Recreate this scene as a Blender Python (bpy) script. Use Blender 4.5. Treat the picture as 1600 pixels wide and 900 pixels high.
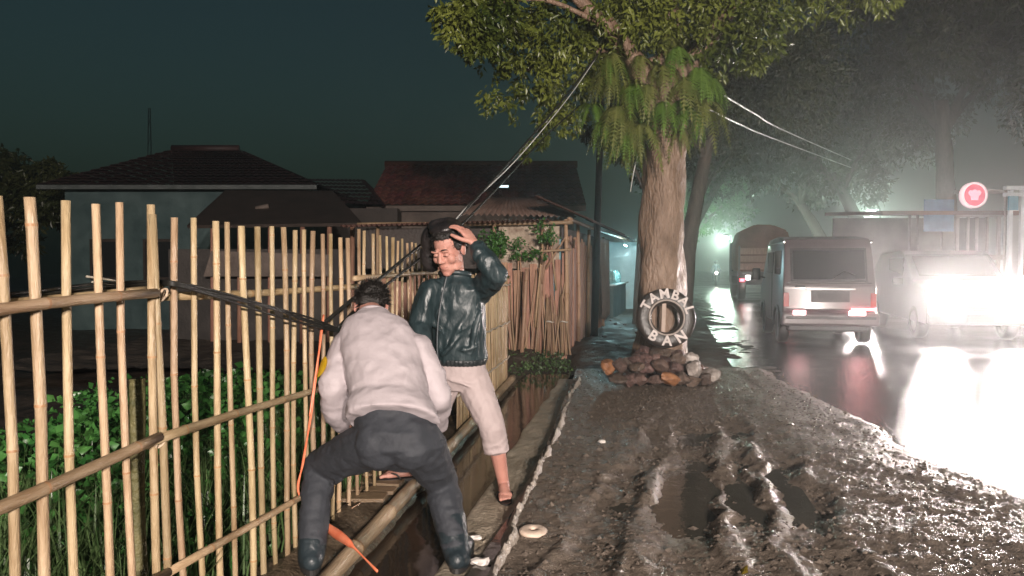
import bpy, bmesh, math, random
import numpy as np
from mathutils import Vector, Matrix
random.seed(7)
RNG = np.random.default_rng(11)
for o in list(bpy.data.objects):
    bpy.data.objects.remove(o)
S = bpy.context.scene
C = S.collection
R = math.radians

# ------------------------------------------------------------------ camera, sky, light
F, HZ, CAMH = 1150.0, 415.0, 1.4           # focal length in photo pixels, horizon row, lens height
PITCH = math.atan((450 - HZ) / F)
cd = bpy.data.cameras.new('camera')
cd.sensor_width = 36
cd.lens = F / 1600 * 36
cd.clip_start = 0.05
cd.clip_end = 6000
cam = bpy.data.objects.new('camera', cd)
cam.location = (0, 0, CAMH)
cam.rotation_euler = (math.pi / 2 - PITCH, 0, 0)
C.objects.link(cam)
S.camera = cam
S.view_settings.view_transform = 'Standard'
S.view_settings.look = 'None'
S.view_settings.exposure = 0.12
S.view_settings.gamma = 1
S.cycles.max_bounces = 6
S.cycles.volume_bounces = 0
S.cycles.sample_clamp_indirect = 4
S.cycles.caustics_reflective = False
S.cycles.caustics_refractive = False

SUN_EL, SUN_AZ = R(14), R(150)
w = bpy.data.worlds.new('World')
S.world = w
w.use_nodes = True
wn = w.node_tree
sky = wn.nodes.new('ShaderNodeTexSky')
sky.sky_type = 'NISHITA'
sky.sun_disc = False
sky.sun_elevation = SUN_EL
sky.sun_rotation = SUN_AZ
sky.air_density = 1.5
sky.dust_density = 4
mul = wn.nodes.new('ShaderNodeMix')
mul.data_type = 'RGBA'
mul.blend_type = 'MULTIPLY'
mul.inputs[0].default_value = 1
wn.links.new(sky.outputs[0], mul.inputs[6])
mul.inputs[7].default_value = (0.58, 1.0, 1.06, 1)      # night haze of a town: teal
bg = wn.nodes['Background']
wn.links.new(mul.outputs[2], bg.inputs[0])
bg.inputs[1].default_value = 0.0085

sd = bpy.data.lights.new('moon_sun', 'SUN')
sd.energy = 0.02
sd.angle = R(10)
sd.color = (0.85, 0.95, 1.0)
so = bpy.data.objects.new('moon_sun', sd)
so.rotation_euler = (math.pi / 2 - SUN_EL, 0, math.pi - SUN_AZ)
C.objects.link(so)


def spot(name, loc, target, power, color, radius=0.1, angle=120, blend=0.6, parent=None):
    l = bpy.data.lights.new(name, 'SPOT')
    l.energy = power
    l.color = color
    l.shadow_soft_size = radius
    l.spot_size = R(angle)
    l.spot_blend = blend
    o = bpy.data.objects.new(name, l)
    o.location = loc
    o.rotation_euler = (Vector(target) - Vector(loc)).to_track_quat('-Z', 'Y').to_euler()
    C.objects.link(o)
    return o


def lamp(name, loc, power, color, radius=0.1):
    l = bpy.data.lights.new(name, 'POINT')
    l.energy = power
    l.color = color
    l.shadow_soft_size = radius
    o = bpy.data.objects.new(name, l)
    o.location = loc
    C.objects.link(o)
    return o


# the headlights of the vehicle that waits on the road behind the photographer
for hx in (2.0, 3.2):
    spot('headlight_behind', (hx, -9.5, 3.5), (0.7, 9, 1.2), 8200, (1.0, 0.87, 0.79), 0.12, 80, 0.75)

# ------------------------------------------------------------------ pixel -> world helpers
FW = Vector((0, math.cos(PITCH), -math.sin(PITCH)))
UP = Vector((0, math.sin(PITCH), math.cos(PITCH)))


def ray(x, y):
    return FW + Vector((1, 0, 0)) * ((x - 800) / F) - UP * ((y - 450) / F)


def P(x, y, Y):
    d = ray(x, y)
    return Vector((0, 0, CAMH)) + d * (Y / d.y)


def G(x, y, z=0.0):
    d = ray(x, y)
    return Vector((0, 0, CAMH)) + d * ((z - CAMH) / d.z)


def VP(x, y, a, u):
    """pixel ray met with the upright plane through a along u (2D)"""
    d = ray(x, y)
    det = d.x * (-u[1]) - d.y * (-u[0])
    t = (a[0] * (-u[1]) - a[1] * (-u[0])) / det
    return Vector((0, 0, CAMH)) + d * t


# ------------------------------------------------------------------ numpy noise
def _hash(i, j, k, seed):
    n = (i.astype(np.int64) * 374761393 + j.astype(np.int64) * 668265263 + k.astype(np.int64) * 2147483647 + seed * 974711) & 0x7fffffff
    n = ((n ^ (n >> 13)) * 1274126177) & 0x7fffffff
    n = (n ^ (n >> 16)) & 0xffff
    return n / 65535.0


def vnoise(x, y, z=None, seed=0):
    x = np.asarray(x, float)
    y = np.asarray(y, float)
    z = np.zeros_like(x) if z is None else np.asarray(z, float)
    xi, yi, zi = np.floor(x), np.floor(y), np.floor(z)
    fx, fy, fz = x - xi, y - yi, z - zi
    fx, fy, fz = fx * fx * (3 - 2 * fx), fy * fy * (3 - 2 * fy), fz * fz * (3 - 2 * fz)
    r = 0
    for a in (0, 1):
        for b in (0, 1):
            for c in (0, 1):
                wgt = (fx if a else 1 - fx) * (fy if b else 1 - fy) * (fz if c else 1 - fz)
                r = r + wgt * _hash(xi + a, yi + b, zi + c, seed)
    return r * 2 - 1


def fbm(x, y, z=None, oct=4, seed=0, gain=0.5):
    s, a = 0, 1.0
    x = np.asarray(x, float)
    y = np.asarray(y, float)
    for o in range(oct):
        s = s + a * vnoise(x * 2 ** o, y * 2 ** o, None if z is None else np.asarray(z) * 2 ** o, seed + o)
        a *= gain
    return s


# ------------------------------------------------------------------ materials
MATS = {}


def mat(name, c1, c2=None, scale=6, rough=0.5, bump=0.0, bscale=40, metal=0.0, rand=0.0, emit=None, es=0.0,
        rough2=None, stretch=None, spec=0.5, coat=0.0, trans=0.0, subsurf=0.0, detail=5, bdist=0.02):
    if name in MATS:
        return MATS[name]
    m = bpy.data.materials.new(name)
    m.use_nodes = True
    nt = m.node_tree
    b = nt.nodes['Principled BSDF']
    L = nt.links.new
    tc = nt.nodes.new('ShaderNodeTexCoord')
    mp = nt.nodes.new('ShaderNodeMapping')
    if stretch:
        mp.inputs['Scale'].default_value = stretch
    L(tc.outputs['Object'], mp.inputs[0])
    b.inputs['Roughness'].default_value = rough
    b.inputs['Metallic'].default_value = metal
    b.inputs['Specular IOR Level'].default_value = spec
    b.inputs['Coat Weight'].default_value = coat
    b.inputs['Coat Roughness'].default_value = 0.12
    if trans:
        b.inputs['Transmission Weight'].default_value = trans
    if subsurf:
        b.inputs['Subsurface Weight'].default_value = subsurf
        b.inputs['Subsurface Radius'].default_value = (0.012, 0.005, 0.003)
    b.inputs['Base Color'].default_value = (*c1, 1)
    if c2 is not None:
        n = nt.nodes.new('ShaderNodeTexNoise')
        n.inputs['Scale'].default_value = scale
        n.inputs['Detail'].default_value = detail
        n.inputs['Roughness'].default_value = 0.65
        L(mp.outputs[0], n.inputs['Vector'])
        rp = nt.nodes.new('ShaderNodeValToRGB')
        rp.color_ramp.elements[0].position = 0.33
        rp.color_ramp.elements[1].position = 0.68
        rp.color_ramp.elements[0].color = (*c1, 1)
        rp.color_ramp.elements[1].color = (*c2, 1)
        L(n.outputs[0], rp.inputs[0])
        col = rp.outputs[0]
        if rand:
            oi = nt.nodes.new('ShaderNodeObjectInfo')
            mr = nt.nodes.new('ShaderNodeMapRange')
            mr.inputs[3].default_value = 1 - rand
            mr.inputs[4].default_value = 1 + rand
            L(oi.outputs['Random'], mr.inputs[0])
            hs = nt.nodes.new('ShaderNodeHueSaturation')
            L(mr.outputs[0], hs.inputs['Value'])
            m2 = nt.nodes.new('ShaderNodeMapRange')
            m2.inputs[3].default_value = 0.5 - rand * 0.05
            m2.inputs[4].default_value = 0.5 + rand * 0.05
            ml = nt.nodes.new('ShaderNodeMath')
            ml.operation = 'FRACT'
            m3 = nt.nodes.new('ShaderNodeMath')
            m3.operation = 'MULTIPLY'
            m3.inputs[1].default_value = 7.31
            L(oi.outputs['Random'], m3.inputs[0])
            L(m3.outputs[0], ml.inputs[0])
            L(ml.outputs[0], m2.inputs[0])
            L(m2.outputs[0], hs.inputs['Hue'])
            L(col, hs.inputs['Color'])
            col = hs.outputs[0]
        L(col, b.inputs['Base Color'])
        if rough2 is not None:
            mr = nt.nodes.new('ShaderNodeMapRange')
            mr.inputs[1].default_value = 0.35
            mr.inputs[2].default_value = 0.65
            mr.inputs[3].default_value = rough
            mr.inputs[4].default_value = rough2
            L(n.outputs[0], mr.inputs[0])
            L(mr.outputs[0], b.inputs['Roughness'])
    if bump:
        n2 = nt.nodes.new('ShaderNodeTexNoise')
        n2.inputs['Scale'].default_value = bscale
        n2.inputs['Detail'].default_value = 6
        L(mp.outputs[0], n2.inputs['Vector'])
        bp = nt.nodes.new('ShaderNodeBump')
        bp.inputs['Strength'].default_value = bump
        bp.inputs['Distance'].default_value = bdist
        L(n2.outputs[0], bp.inputs['Height'])
        L(bp.outputs[0], b.inputs['Normal'])
    if emit is not None:
        b.inputs['Emission Color'].default_value = (*emit, 1)
        b.inputs['Emission Strength'].default_value = es
    MATS[name] = m
    return m


def leafmat(name, c1, c2, scale=3, rough=0.35, trl=0.25):
    """leaf: two greens by noise and a little light passing through"""
    m = mat(name, c1, c2, scale, rough)
    nt = m.node_tree
    b = nt.nodes['Principled BSDF']
    t = nt.nodes.new('ShaderNodeBsdfTranslucent')
    mx = nt.nodes.new('ShaderNodeMixShader')
    mx.inputs[0].default_value = trl
    src = b.inputs['Base Color'].links[0].from_socket
    nt.links.new(src, t.inputs[0])
    nt.links.new(b.outputs[0], mx.inputs[1])
    nt.links.new(t.outputs[0], mx.inputs[2])
    nt.links.new(mx.outputs[0], nt.nodes['Material Output'].inputs[0])
    return m


# ------------------------------------------------------------------ object helpers
def mesh_np(name, v, f):
    me = bpy.data.meshes.new(name)
    me.from_pydata([tuple(p) for p in v], [], [tuple(q) for q in f])
    return me


def obj(name, geo, m, parent=None, world=True, smooth=True, label=None, kind=None):
    """link geometry (bmesh / mesh) as one object; with world=True its vertices are world coordinates"""
    if isinstance(geo, bmesh.types.BMesh):
        me = bpy.data.meshes.new(name)
        bmesh.ops.recalc_face_normals(geo, faces=geo.faces)
        geo.to_mesh(me)
        geo.free()
    else:
        me = geo
        me.name = name
    o = bpy.data.objects.new(name, me)
    C.objects.link(o)
    if m is not None and len(me.materials) == 0:
        me.materials.append(m)
    if smooth:
        me.polygons.foreach_set('use_smooth', [True] * len(me.polygons))
    if parent is not None:
        o.parent = parent
        if world:
            wm = Matrix.Translation(parent.location)
            pp = parent.parent
            while pp is not None:
                wm = Matrix.Translation(pp.location) @ wm
                pp = pp.parent
            me.transform(wm.inverted())
    if label:
        o['label'] = label
    if kind:
        o['kind'] = kind
    return o


def tag(o, label, cat, group=None):
    o['label'] = label
    o['category'] = cat
    if group:
        o['group'] = group
    return o


def thing(name, label, cat, loc=(0, 0, 0), rz=0.0, group=None):
    o = bpy.data.objects.new(name, None)
    o.empty_display_size = 0.1
    o.location = loc
    o.rotation_euler = (0, 0, rz)
    C.objects.link(o)
    return tag(o, label, cat, group)


def struct(name, geo, m, smooth=True):
    o = obj(name, geo, m, smooth=smooth)
    o['kind'] = 'structure'
    return o


def children(o):
    return [c for c in bpy.data.objects if c.parent == o]


def dup(root, loc, rz=None, label=None, group=None):
    r = root.copy()
    C.objects.link(r)
    r.location = loc
    if rz is not None:
        r.rotation_euler = (0, 0, rz)
    if label:
        r['label'] = label
    if group:
        r['group'] = group
    for ch in root.children:
        c = ch.copy()
        C.objects.link(c)
        c.parent = r
        for g in ch.children:
            d = g.copy()
            C.objects.link(d)
            d.parent = c
    return r


# ------------------------------------------------------------------ bmesh shapes
def box(bm, c, s, rot=None, bev=0.0):
    M = Matrix.Translation(Vector(c)) @ (rot.to_4x4() if rot is not None else Matrix.Identity(4)) @ Matrix.Diagonal((s[0], s[1], s[2], 1))
    r = bmesh.ops.create_cube(bm, size=1.0, matrix=M)
    if bev:
        es = list({e for v in r['verts'] for e in v.link_edges})
        bmesh.ops.bevel(bm, geom=es, offset=bev, segments=2, affect='EDGES', profile=0.6)
    return bm


def tube(bm, pts, rad, seg=8, cap=True, jit=0.0, sx=1.0):
    pts = [Vector(p) for p in pts]
    n = len(pts)
    if not hasattr(rad, '__len__'):
        rad = [rad] * n
    t0 = (pts[1] - pts[0]).normalized()
    ref = Vector((0, 0, 1)) if abs(t0.z) < 0.9 else Vector((1, 0, 0))
    u = (ref - t0 * ref.dot(t0)).normalized()
    rings = []
    for i, p in enumerate(pts):
        t = (pts[min(i + 1, n - 1)] - pts[max(i - 1, 0)]).normalized()
        u = (u - t * u.dot(t))
        u.normalize()
        v = t.cross(u)
        ring = []
        for k in range(seg):
            a = 2 * math.pi * k / seg
            r = rad[i] * (1 + (random.uniform(-jit, jit) if jit else 0))
            ring.append(bm.verts.new(p + (u * math.cos(a) * sx + v * math.sin(a)) * r))
        rings.append(ring)
    for i in range(n - 1):
        for k in range(seg):
            bm.faces.new((rings[i][k], rings[i][(k + 1) % seg], rings[i + 1][(k + 1) % seg], rings[i + 1][k]))
    if cap:
        bm.faces.new(rings[0][::-1])
        bm.faces.new(rings[-1])
    return bm


def ell(bm, c, r, rot=None, sub=3):
    M = Matrix.Translation(Vector(c)) @ (rot.to_4x4() if rot is not None else Matrix.Identity(4)) @ Matrix.Diagonal((r[0], r[1], r[2], 1))
    return bmesh.ops.create_icosphere(bm, subdivisions=sub, radius=1.0, matrix=M)['verts']


def lathe(bm, prof, seg=24, M=Matrix.Identity(4)):
    """prof = [(r, z)], about z, then moved by M"""
    rings = []
    for r, z in prof:
        rings.append([bm.verts.new(M @ Vector((r * math.cos(2 * math.pi * k / seg), r * math.sin(2 * math.pi * k / seg), z))) for k in range(seg)])
    for i in range(len(rings) - 1):
        for k in range(seg):
            bm.faces.new((rings[i][k], rings[i][(k + 1) % seg], rings[i + 1][(k + 1) % seg], rings[i + 1][k]))
    if prof[0][0] > 1e-5:
        bm.faces.new(rings[0][::-1])
    if prof[-1][0] > 1e-5:
        bm.faces.new(rings[-1])
    bmesh.ops.remove_doubles(bm, verts=bm.verts, dist=1e-5)
    return bm


def prism(bm, poly, axis, a, b):
    """poly in the two other axes, extruded from a to b along axis (0, 1 or 2)"""
    def pt(q, h):
        p = [0, 0, 0]
        oth = [i for i in range(3) if i != axis]
        p[oth[0]], p[oth[1]], p[axis] = q[0], q[1], h
        return p
    A = [bm.verts.new(pt(q, a)) for q in poly]
    B = [bm.verts.new(pt(q, b)) for q in poly]
    n = len(poly)
    for i in range(n):
        bm.faces.new((A[i], A[(i + 1) % n], B[(i + 1) % n], B[i]))
    bm.faces.new(A[::-1])
    bm.faces.new(B)
    return bm


def remeshed(bm, voxel=0.008, smooth=4, disp=None):
    """union of overlapping closed shapes as one smooth skin; disp(v, n) -> offset along the normal"""
    me = bpy.data.meshes.new('tmp')
    bmesh.ops.recalc_face_normals(bm, faces=bm.faces)
    bm.to_mesh(me)
    bm.free()
    o = bpy.data.objects.new('tmp', me)
    C.objects.link(o)
    md = o.modifiers.new('r', 'REMESH')
    md.mode = 'VOXEL'
    md.voxel_size = voxel
    if smooth:
        sm = o.modifiers.new('s', 'SMOOTH')
        sm.factor = 0.5
        sm.iterations = smooth
    dg = bpy.context.evaluated_depsgraph_get()
    dg.update()
    out = bpy.data.meshes.new_from_object(o.evaluated_get(dg))
    bpy.data.objects.remove(o)
    bpy.data.meshes.remove(me)
    if disp is not None:
        n = len(out.vertices)
        co = np.empty(n * 3)
        out.vertices.foreach_get('co', co)
        co = co.reshape(-1, 3)
        no = np.empty(n * 3)
        out.vertices.foreach_get('normal', no)
        no = no.reshape(-1, 3)
        co = co + no * disp(co)[:, None]
        out.vertices.foreach_set('co', co.ravel())
        out.update()
    return out


def chain(bm, pts, seg=14, flat=None):
    """tapered limb through (point, radius) joints; spheres at the joints"""
    for (p, r) in pts:
        ell(bm, p, (r, r, r), sub=2)
    for (p, r), (q, s) in zip(pts, pts[1:]):
        if (Vector(q) - Vector(p)).length > 1e-4:
            tube(bm, [p, q], [r, s], seg)


def curve_pts(pts, n=24):
    """Catmull-Rom through the points"""
    pts = [Vector(p) for p in pts]
    pts = [pts[0] * 2 - pts[1]] + pts + [pts[-1] * 2 - pts[-2]]
    out = []
    k = len(pts) - 3
    for i in range(n + 1):
        s = i / n * k
        j = min(int(s), k - 1)
        t = s - j
        a, b, c, d = pts[j:j + 4]
        out.append(0.5 * ((2 * b) + (c - a) * t + (2 * a - 5 * b + 4 * c - d) * t * t + (3 * b - a - 3 * c + d) * t ** 3))
    return out


def grid(xs, ys, zf):
    X, Y = np.meshgrid(xs, ys)
    Z = zf(X, Y)
    nx, ny = len(xs), len(ys)
    v = np.stack([X.ravel(), Y.ravel(), Z.ravel()], 1)
    i = np.arange(nx * ny).reshape(ny, nx)
    f = np.stack([i[:-1, :-1].ravel(), i[:-1, 1:].ravel(), i[1:, 1:].ravel(), i[1:, :-1].ravel()], 1)
    return v, f
# ------------------------------------------------------------------ frames of the place
DO, DU, DN = Vector((-0.845, 3.35, 0)), Vector((0.1426, 0.9898, 0)), Vector((0.9898, -0.1426, 0))


def D(n, s, z=0.0):
    """ditch frame: n metres to the right of the bamboo beam, s along it"""
    return DO + DN * n + DU * s + Vector((0, 0, z))


def edge_x(Y):
    """left edge of the road"""
    return 3.56 + (Y - 9.2) * 0.215


def edge_m(Y):
    """edge of the mud, which spills over the road near the camera"""
    return np.maximum(3.56 + (Y - 9.2) * 0.215, 3.56 - (9.2 - Y) * 0.07)


RU, RN = Vector((0.2102, 0.9777, 0)), Vector((0.9777, -0.2102, 0))
RO = Vector((3.56, 9.2, 0))


def RD(n, s, z=0.0):
    """road frame: n metres right of its left edge, s along it from Y = 9.2"""
    return RO + RN * n + RU * s + Vector((0, 0, z))


RUTS = [([(6.7, 1.40), (5.3, 1.02), (4.2, 0.66), (3.2, 0.30), (2.0, 0.0)], 0.13, 0.03),
        ([(7.2, 1.80), (6.3, 1.58), (5.3, 1.33), (3.9, 0.93), (3.2, 0.82), (2.0, 0.7)], 0.18, 0.05),
        ([(7.5, 2.1), (6.1, 1.80), (4.95, 1.52), (3.9, 1.27), (3.2, 1.16), (2.0, 1.05)], 0.12, 0.038),
        ([(6.2, 2.15), (4.8, 1.80), (3.9, 1.56), (3.3, 1.42), (2.0, 1.25)], 0.14, 0.042)]


def mud_z(X, Y):
    z = 0.012 * fbm(X * 1.6, Y * 1.2, seed=3) + 0.006 * fbm(X * 7, Y * 6, seed=5) + 0.0075 * np.abs(fbm(X * 20, Y * 17, oct=3, seed=9)) + 0.004 * vnoise(X * 60, Y * 50, seed=10)
    ru, ri = 0, 0
    for pts, sg, dp in RUTS:
        ys = [p[0] for p in pts][::-1]
        xs = [p[1] for p in pts][::-1]
        xc = np.interp(Y, ys, xs) + 0.07 * fbm(Y * 1.7, X * 0, oct=3, seed=int(dp * 1000))
        fade = np.clip((ys[-1] - Y) / 1.2, 0, 1)
        d = (X - xc) / sg
        amp = fade * (0.75 + 0.4 * vnoise(Y * 2.2, X * 0 + 4, seed=21))
        d = d + .2 * fbm(X * 5, Y * 5, oct=3, seed=33)
        ru = np.minimum(ru, -dp * amp * np.exp(-(d ** 4)))
        rr = np.exp(-((np.abs(d) - 1.35) / 0.26) ** 2) * amp * 0.026 * np.clip(0.15 + 1.3 * vnoise(X * 4, Y * 1.8, seed=31) + .4 * vnoise(X * 14, Y * 9, seed=32), 0, 1)
        ri = np.maximum(ri, rr)
    return z + ru + ri


# ------------------------------------------------------------------ ground sheets
M_ground = mat('dark_earth', (0.03, 0.025, 0.02), (0.06, 0.05, 0.04), 1.5, 0.7)
bm = bmesh.new()
box(bm, (10, 110, -0.95), (236, 290, 0.5))
struct('ground', bm, M_ground, False)

M_mud = mat('wet_mud', (0.095, 0.076, 0.060), (0.23, 0.182, 0.142), 16, 0.20, 1.0, 150, rough2=0.58, detail=9, bdist=0.012, spec=0.5)
# verge of churned wet mud: cells grow with distance
ys = [1.6]
while ys[-1] < 9.6:
    ys.append(ys[-1] + max(0.014, 0.0042 * ys[-1]))
ys = np.array(ys)
nx = 260
T, Yg = np.meshgrid(np.linspace(0, 1, nx), ys)
xl = np.array([(D(0.80, (y - 3.35) / 0.9898).x) for y in ys])[:, None]
xr = edge_m(ys)[:, None] + 0.35
Xg = xl + (xr - xl) * T
Zg = mud_z(Xg, Yg)
eo = (Xg - edge_m(Yg)) + 0.12 * fbm(Yg * 0.9, Xg * 0.4, oct=2, seed=40) + 0.03 * fbm(Yg * 5, Xg * 3, seed=41)
ed = np.clip(-eo / 0.45, 0, 1)
ed = ed * ed * (3 - 2 * ed)
Zg = Zg * ed + 0.05 * ed - 0.05 * (1 - ed)
v = np.stack([Xg.ravel(), Yg.ravel(), Zg.ravel()], 1)
i = np.arange(v.shape[0]).reshape(len(ys), nx)
f = np.stack([i[:-1, :-1].ravel(), i[:-1, 1:].ravel(), i[1:, 1:].ravel(), i[1:, :-1].ravel()], 1)
struct('mud_verge', mesh_np('mud', v.tolist(), f.tolist()), M_mud)

# grit on the mud
rgm = np.random.default_rng(3)
n = 5200
gy = 2.4 + rgm.uniform(0, 1, n) ** 1.3 * 7
gx = rgm.uniform(0, 1, n)
gx = (-0.05 + 0.144 * (gy - 3.35)) + gx * (edge_m(gy) - 0.25 - (-0.05 + 0.144 * (gy - 3.35)))
gz = mud_z(gx, gy) + 0.052
sz = rgm.uniform(.004, .013, n) * np.where(rgm.uniform(0, 1, n) > .96, 2.2, 1)
octa = np.array([[1, 0, 0], [-1, 0, 0], [0, 1, 0], [0, -1, 0], [0, 0, .7], [0, 0, -.7]])
V = (np.stack([gx, gy, gz], 1)[:, None, :] + octa[None] * sz[:, None, None] * rgm.uniform(.6, 1.4, (n, 6, 1))).reshape(-1, 3)
tri = np.array([[0, 2, 4], [2, 1, 4], [1, 3, 4], [3, 0, 4], [2, 0, 5], [1, 2, 5], [3, 1, 5], [0, 3, 5]])
Fg = (np.arange(n)[:, None, None] * 6 + tri[None]).reshape(-1, 3)
o = obj('gravel', mesh_np('gravel', V.tolist(), Fg.tolist()), mat('wet_grit', (0.07, 0.055, 0.045), (0.2, 0.165, 0.135), 40, 0.18), smooth=False)
tag(o, 'wet grit and small stones scattered over the muddy verge', 'gravel')
o['kind'] = 'stuff'

M_puddle = mat('puddle_water', (0.055, 0.05, 0.04), (0.085, 0.075, 0.06), 2, 0.05, 0.12, 9, spec=0.5)
bm = bmesh.new()
vs = [bm.verts.new(p) for p in ((-0.6, 1.6, 0.016), (1.25, 1.6, 0.016), (2.3, 7.2, 0.016), (0.75, 7.2, 0.016))]
bm.faces.new(vs)
struct('puddle', bm, M_puddle)

# yard behind the ditch and round the tree
xs = np.linspace(-7, 26, 420)
ys = np.concatenate([np.linspace(9.6, 22, 240), np.linspace(22.3, 90, 60)])
def yz(X, Y):
    e = X - edge_x(Y)
    z = 0.03 * fbm(X * 1.3, Y * 1.3, seed=3) + 0.015 * fbm(X * 6, Y * 6, seed=5) + .012 * fbm(X * 17, Y * 15, oct=2, seed=6)
    z = z * np.clip(-e * 2 + .2, 0, 1) + 0.03 * np.clip(-e * 0.35, 0, 1)
    ditch = np.exp(-((X - (D(0.35, (Y - 3.35) / 0.99).x if np.isscalar(Y) else (-0.845 + 0.346 + 0.1441 * (Y - 3.35)))) / 0.3) ** 4) * np.clip((13 - Y) / 3, 0, 1)
    return z - 0.4 * ditch - np.clip(e + 0.1, 0, 1) * 0.3
v, f = grid(xs, ys, yz)
struct('muddy_yard', mesh_np('yard', v.tolist(), f.tolist()), mat('yard_mud', (0.05, 0.04, 0.033), (0.12, 0.095, 0.075), 1.6, 0.42, 0.9, 45, rough2=0.8, spec=.35))

# asphalt, soaked
m = mat('wet_asphalt', (0.035, 0.035, 0.037), (0.06, 0.058, 0.058), 0.5, 0.12, 0.6, 60, rough2=0.27, spec=0.8, bdist=0.008)
xs = np.linspace(-0.7, 6.3, 15)
ys = np.concatenate([np.linspace(-24, 40, 60), np.linspace(42, 240, 40)])
v, f = grid(xs, ys, lambda X, Y: 0.012 * np.cos(np.clip((X - 3.1) / 3.2, -1, 1) * 1.57) + 0.004 * vnoise(X * 0.8, Y * 0.5, seed=2))
v = [tuple(RD(a, b, c)) for a, b, c in v]
struct('road', mesh_np('road', v, f.tolist()), m)
# far pavement with a kerb
bm = bmesh.new()
for k in range(60):
    a = RD(6.36, -8 + k * 1.2 + 0.6, 0.04)
    box(bm, a, (0.16, 1.18, 0.26), Matrix.Rotation(-0.2118, 3, 'Z'), 0.015)
struct('kerb', bm, mat('kerb_concrete', (0.28, 0.27, 0.26), (0.4, 0.38, 0.36), 5, 0.4, 0.3, 30))
xs = np.linspace(6.44, 40, 30)
ys = np.linspace(-24, 200, 90)
v, f = grid(xs, ys, lambda X, Y: 0.13 + 0.02 * fbm(X, Y, seed=8))
struct('pavement', mesh_np('pavement', [tuple(RD(a, b, c)) for a, b, c in v], f.tolist()), mat('pavement_concrete', (0.12, 0.11, 0.10), (0.2, 0.18, 0.17), 1.2, 0.3, 0.3, 20))

# field behind the fence
xs = -np.concatenate([np.linspace(0.2, 3, 70), np.linspace(3.2, 45, 40)])[::-1]
ys = np.concatenate([np.linspace(-3, 7, 110), np.linspace(7.3, 45, 60)])
v, f = grid(xs, ys, lambda X, Y: -0.16 + 0.05 * fbm(X * 1.5, Y * 1.5, seed=12) + 0.02 * fbm(X * 8, Y * 8, seed=13) + 0.18 * np.exp((X + .2) * 5))
struct('field', mesh_np('field', [tuple(D(a, b, c)) for a, b, c in v], f.tolist()), mat('field_earth', (0.03, 0.022, 0.015), (0.07, 0.05, 0.035), 5, 0.3, 0.6, 30, rough2=0.7))

# ditch: water, left bank, concrete ledge, ragged pale edge
bm = bmesh.new()
vs = [bm.verts.new(D(a, b, -0.10)) for a, b in ((-0.1, -3), (0.9, -3), (0.9, 6.9), (-0.1, 6.9))]
bm.faces.new(vs)
struct('ditch_water', bm, mat('ditch_water', (0.03, 0.022, 0.016), (0.05, 0.035, 0.025), 3, 0.06, 0.10, 7))
xs = np.linspace(-0.30, 0.13, 20)
ys = np.linspace(-3, 6.8, 220)
v, f = grid(xs, ys, lambda X, Y: np.interp(X, [-0.30, -0.16, -0.02, 0.05, 0.13], [0.02, 0.02, -0.05, -0.11, -0.45]) + 0.02 * fbm(X * 14, Y * 7, seed=15))
struct('ditch_bank', mesh_np('bank', [tuple(D(a, b, c)) for a, b, c in v], f.tolist()), mat('bank_mud', (0.05, 0.038, 0.026), (0.12, 0.09, 0.06), 6, 0.35, 0.7, 40))
xs = np.concatenate([[0.475, 0.48, 0.486], np.linspace(0.495, 0.86, 25)])
ys = np.linspace(-3, 6.2, 260)
def lz(X, Y):
    z = 0.0 + 0.006 * fbm(X * 5, Y * 4, seed=16) + 0.004 * fbm(X * 30, Y * 30, seed=17) - 0.05 * np.clip((Y - 2.6) / 2.5, 0, 1)
    return np.where(X < 0.483, -0.5, z - np.where(X < 0.49, 0.012, 0))
v, f = grid(xs, ys, lz)
v[:, 0] += 0.02 * vnoise(v[:, 1] * 2.3, v[:, 1] * 0, seed=18) * (v[:, 0] < 0.62)
v[:, 0] += 0.012 * v[:, 1]
struct('ditch_ledge', mesh_np('ledge', [tuple(D(a, b, c)) for a, b, c in v], f.tolist()),
       mat('ledge_concrete', (0.24, 0.20, 0.145), (0.46, 0.39, 0.30), 3.2, 0.45, 0.5, 45, rough2=0.6))
# raw lip of concrete along the mud: lumps
xs = np.linspace(-0.065, 0.065, 17)
ys = np.linspace(-2.5, 5.5, 700)
def kz(X, Y):
    wv = 0.85 + 0.28 * vnoise(Y * 5, Y * 0, seed=19)
    base = np.exp(-(X / (0.030 * np.clip(wv, 0.5, 2))) ** 2)
    return 0.015 + base * (0.062 + 0.024 * fbm(X * 26, Y * 9, oct=4, seed=20) + 0.012 * fbm(X * 70, Y * 60, oct=2, seed=22))
v, f = grid(xs, ys, kz)
v[:, 0] += 0.018 * fbm(v[:, 1] * 3.0, v[:, 1] * 0, oct=3, seed=23) + 0.785 + 0.0135 * v[:, 1]
struct('ledge_edge', mesh_np('edge', [tuple(D(a, b, c)) for a, b, c in v], f.tolist()),
       mat('raw_concrete', (0.26, 0.22, 0.185), (0.50, 0.44, 0.38), 12, 0.5, 0.5, 70))

# ------------------------------------------------------------------ bamboo
M_bam = mat('bamboo', (0.22, 0.145, 0.075), (0.45, 0.345, 0.215), 4, 0.42, 0.35, 40, rand=0.24, stretch=(6, 6, 0.8))
M_bam_old = mat('old_bamboo', (0.30, 0.19, 0.12), (0.48, 0.31, 0.19), 5, 0.5, 0.3, 40, rand=0.22, stretch=(6, 6, 0.8))
M_node = mat('bamboo_node', (0.24, 0.13, 0.06), (0.38, 0.22, 0.11), 12, 0.5, 0.2, 40, rand=0.15)
M_lash = mat('lashing', (0.42, 0.30, 0.2), (0.6, 0.48, 0.36), 20, 0.6)


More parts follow.
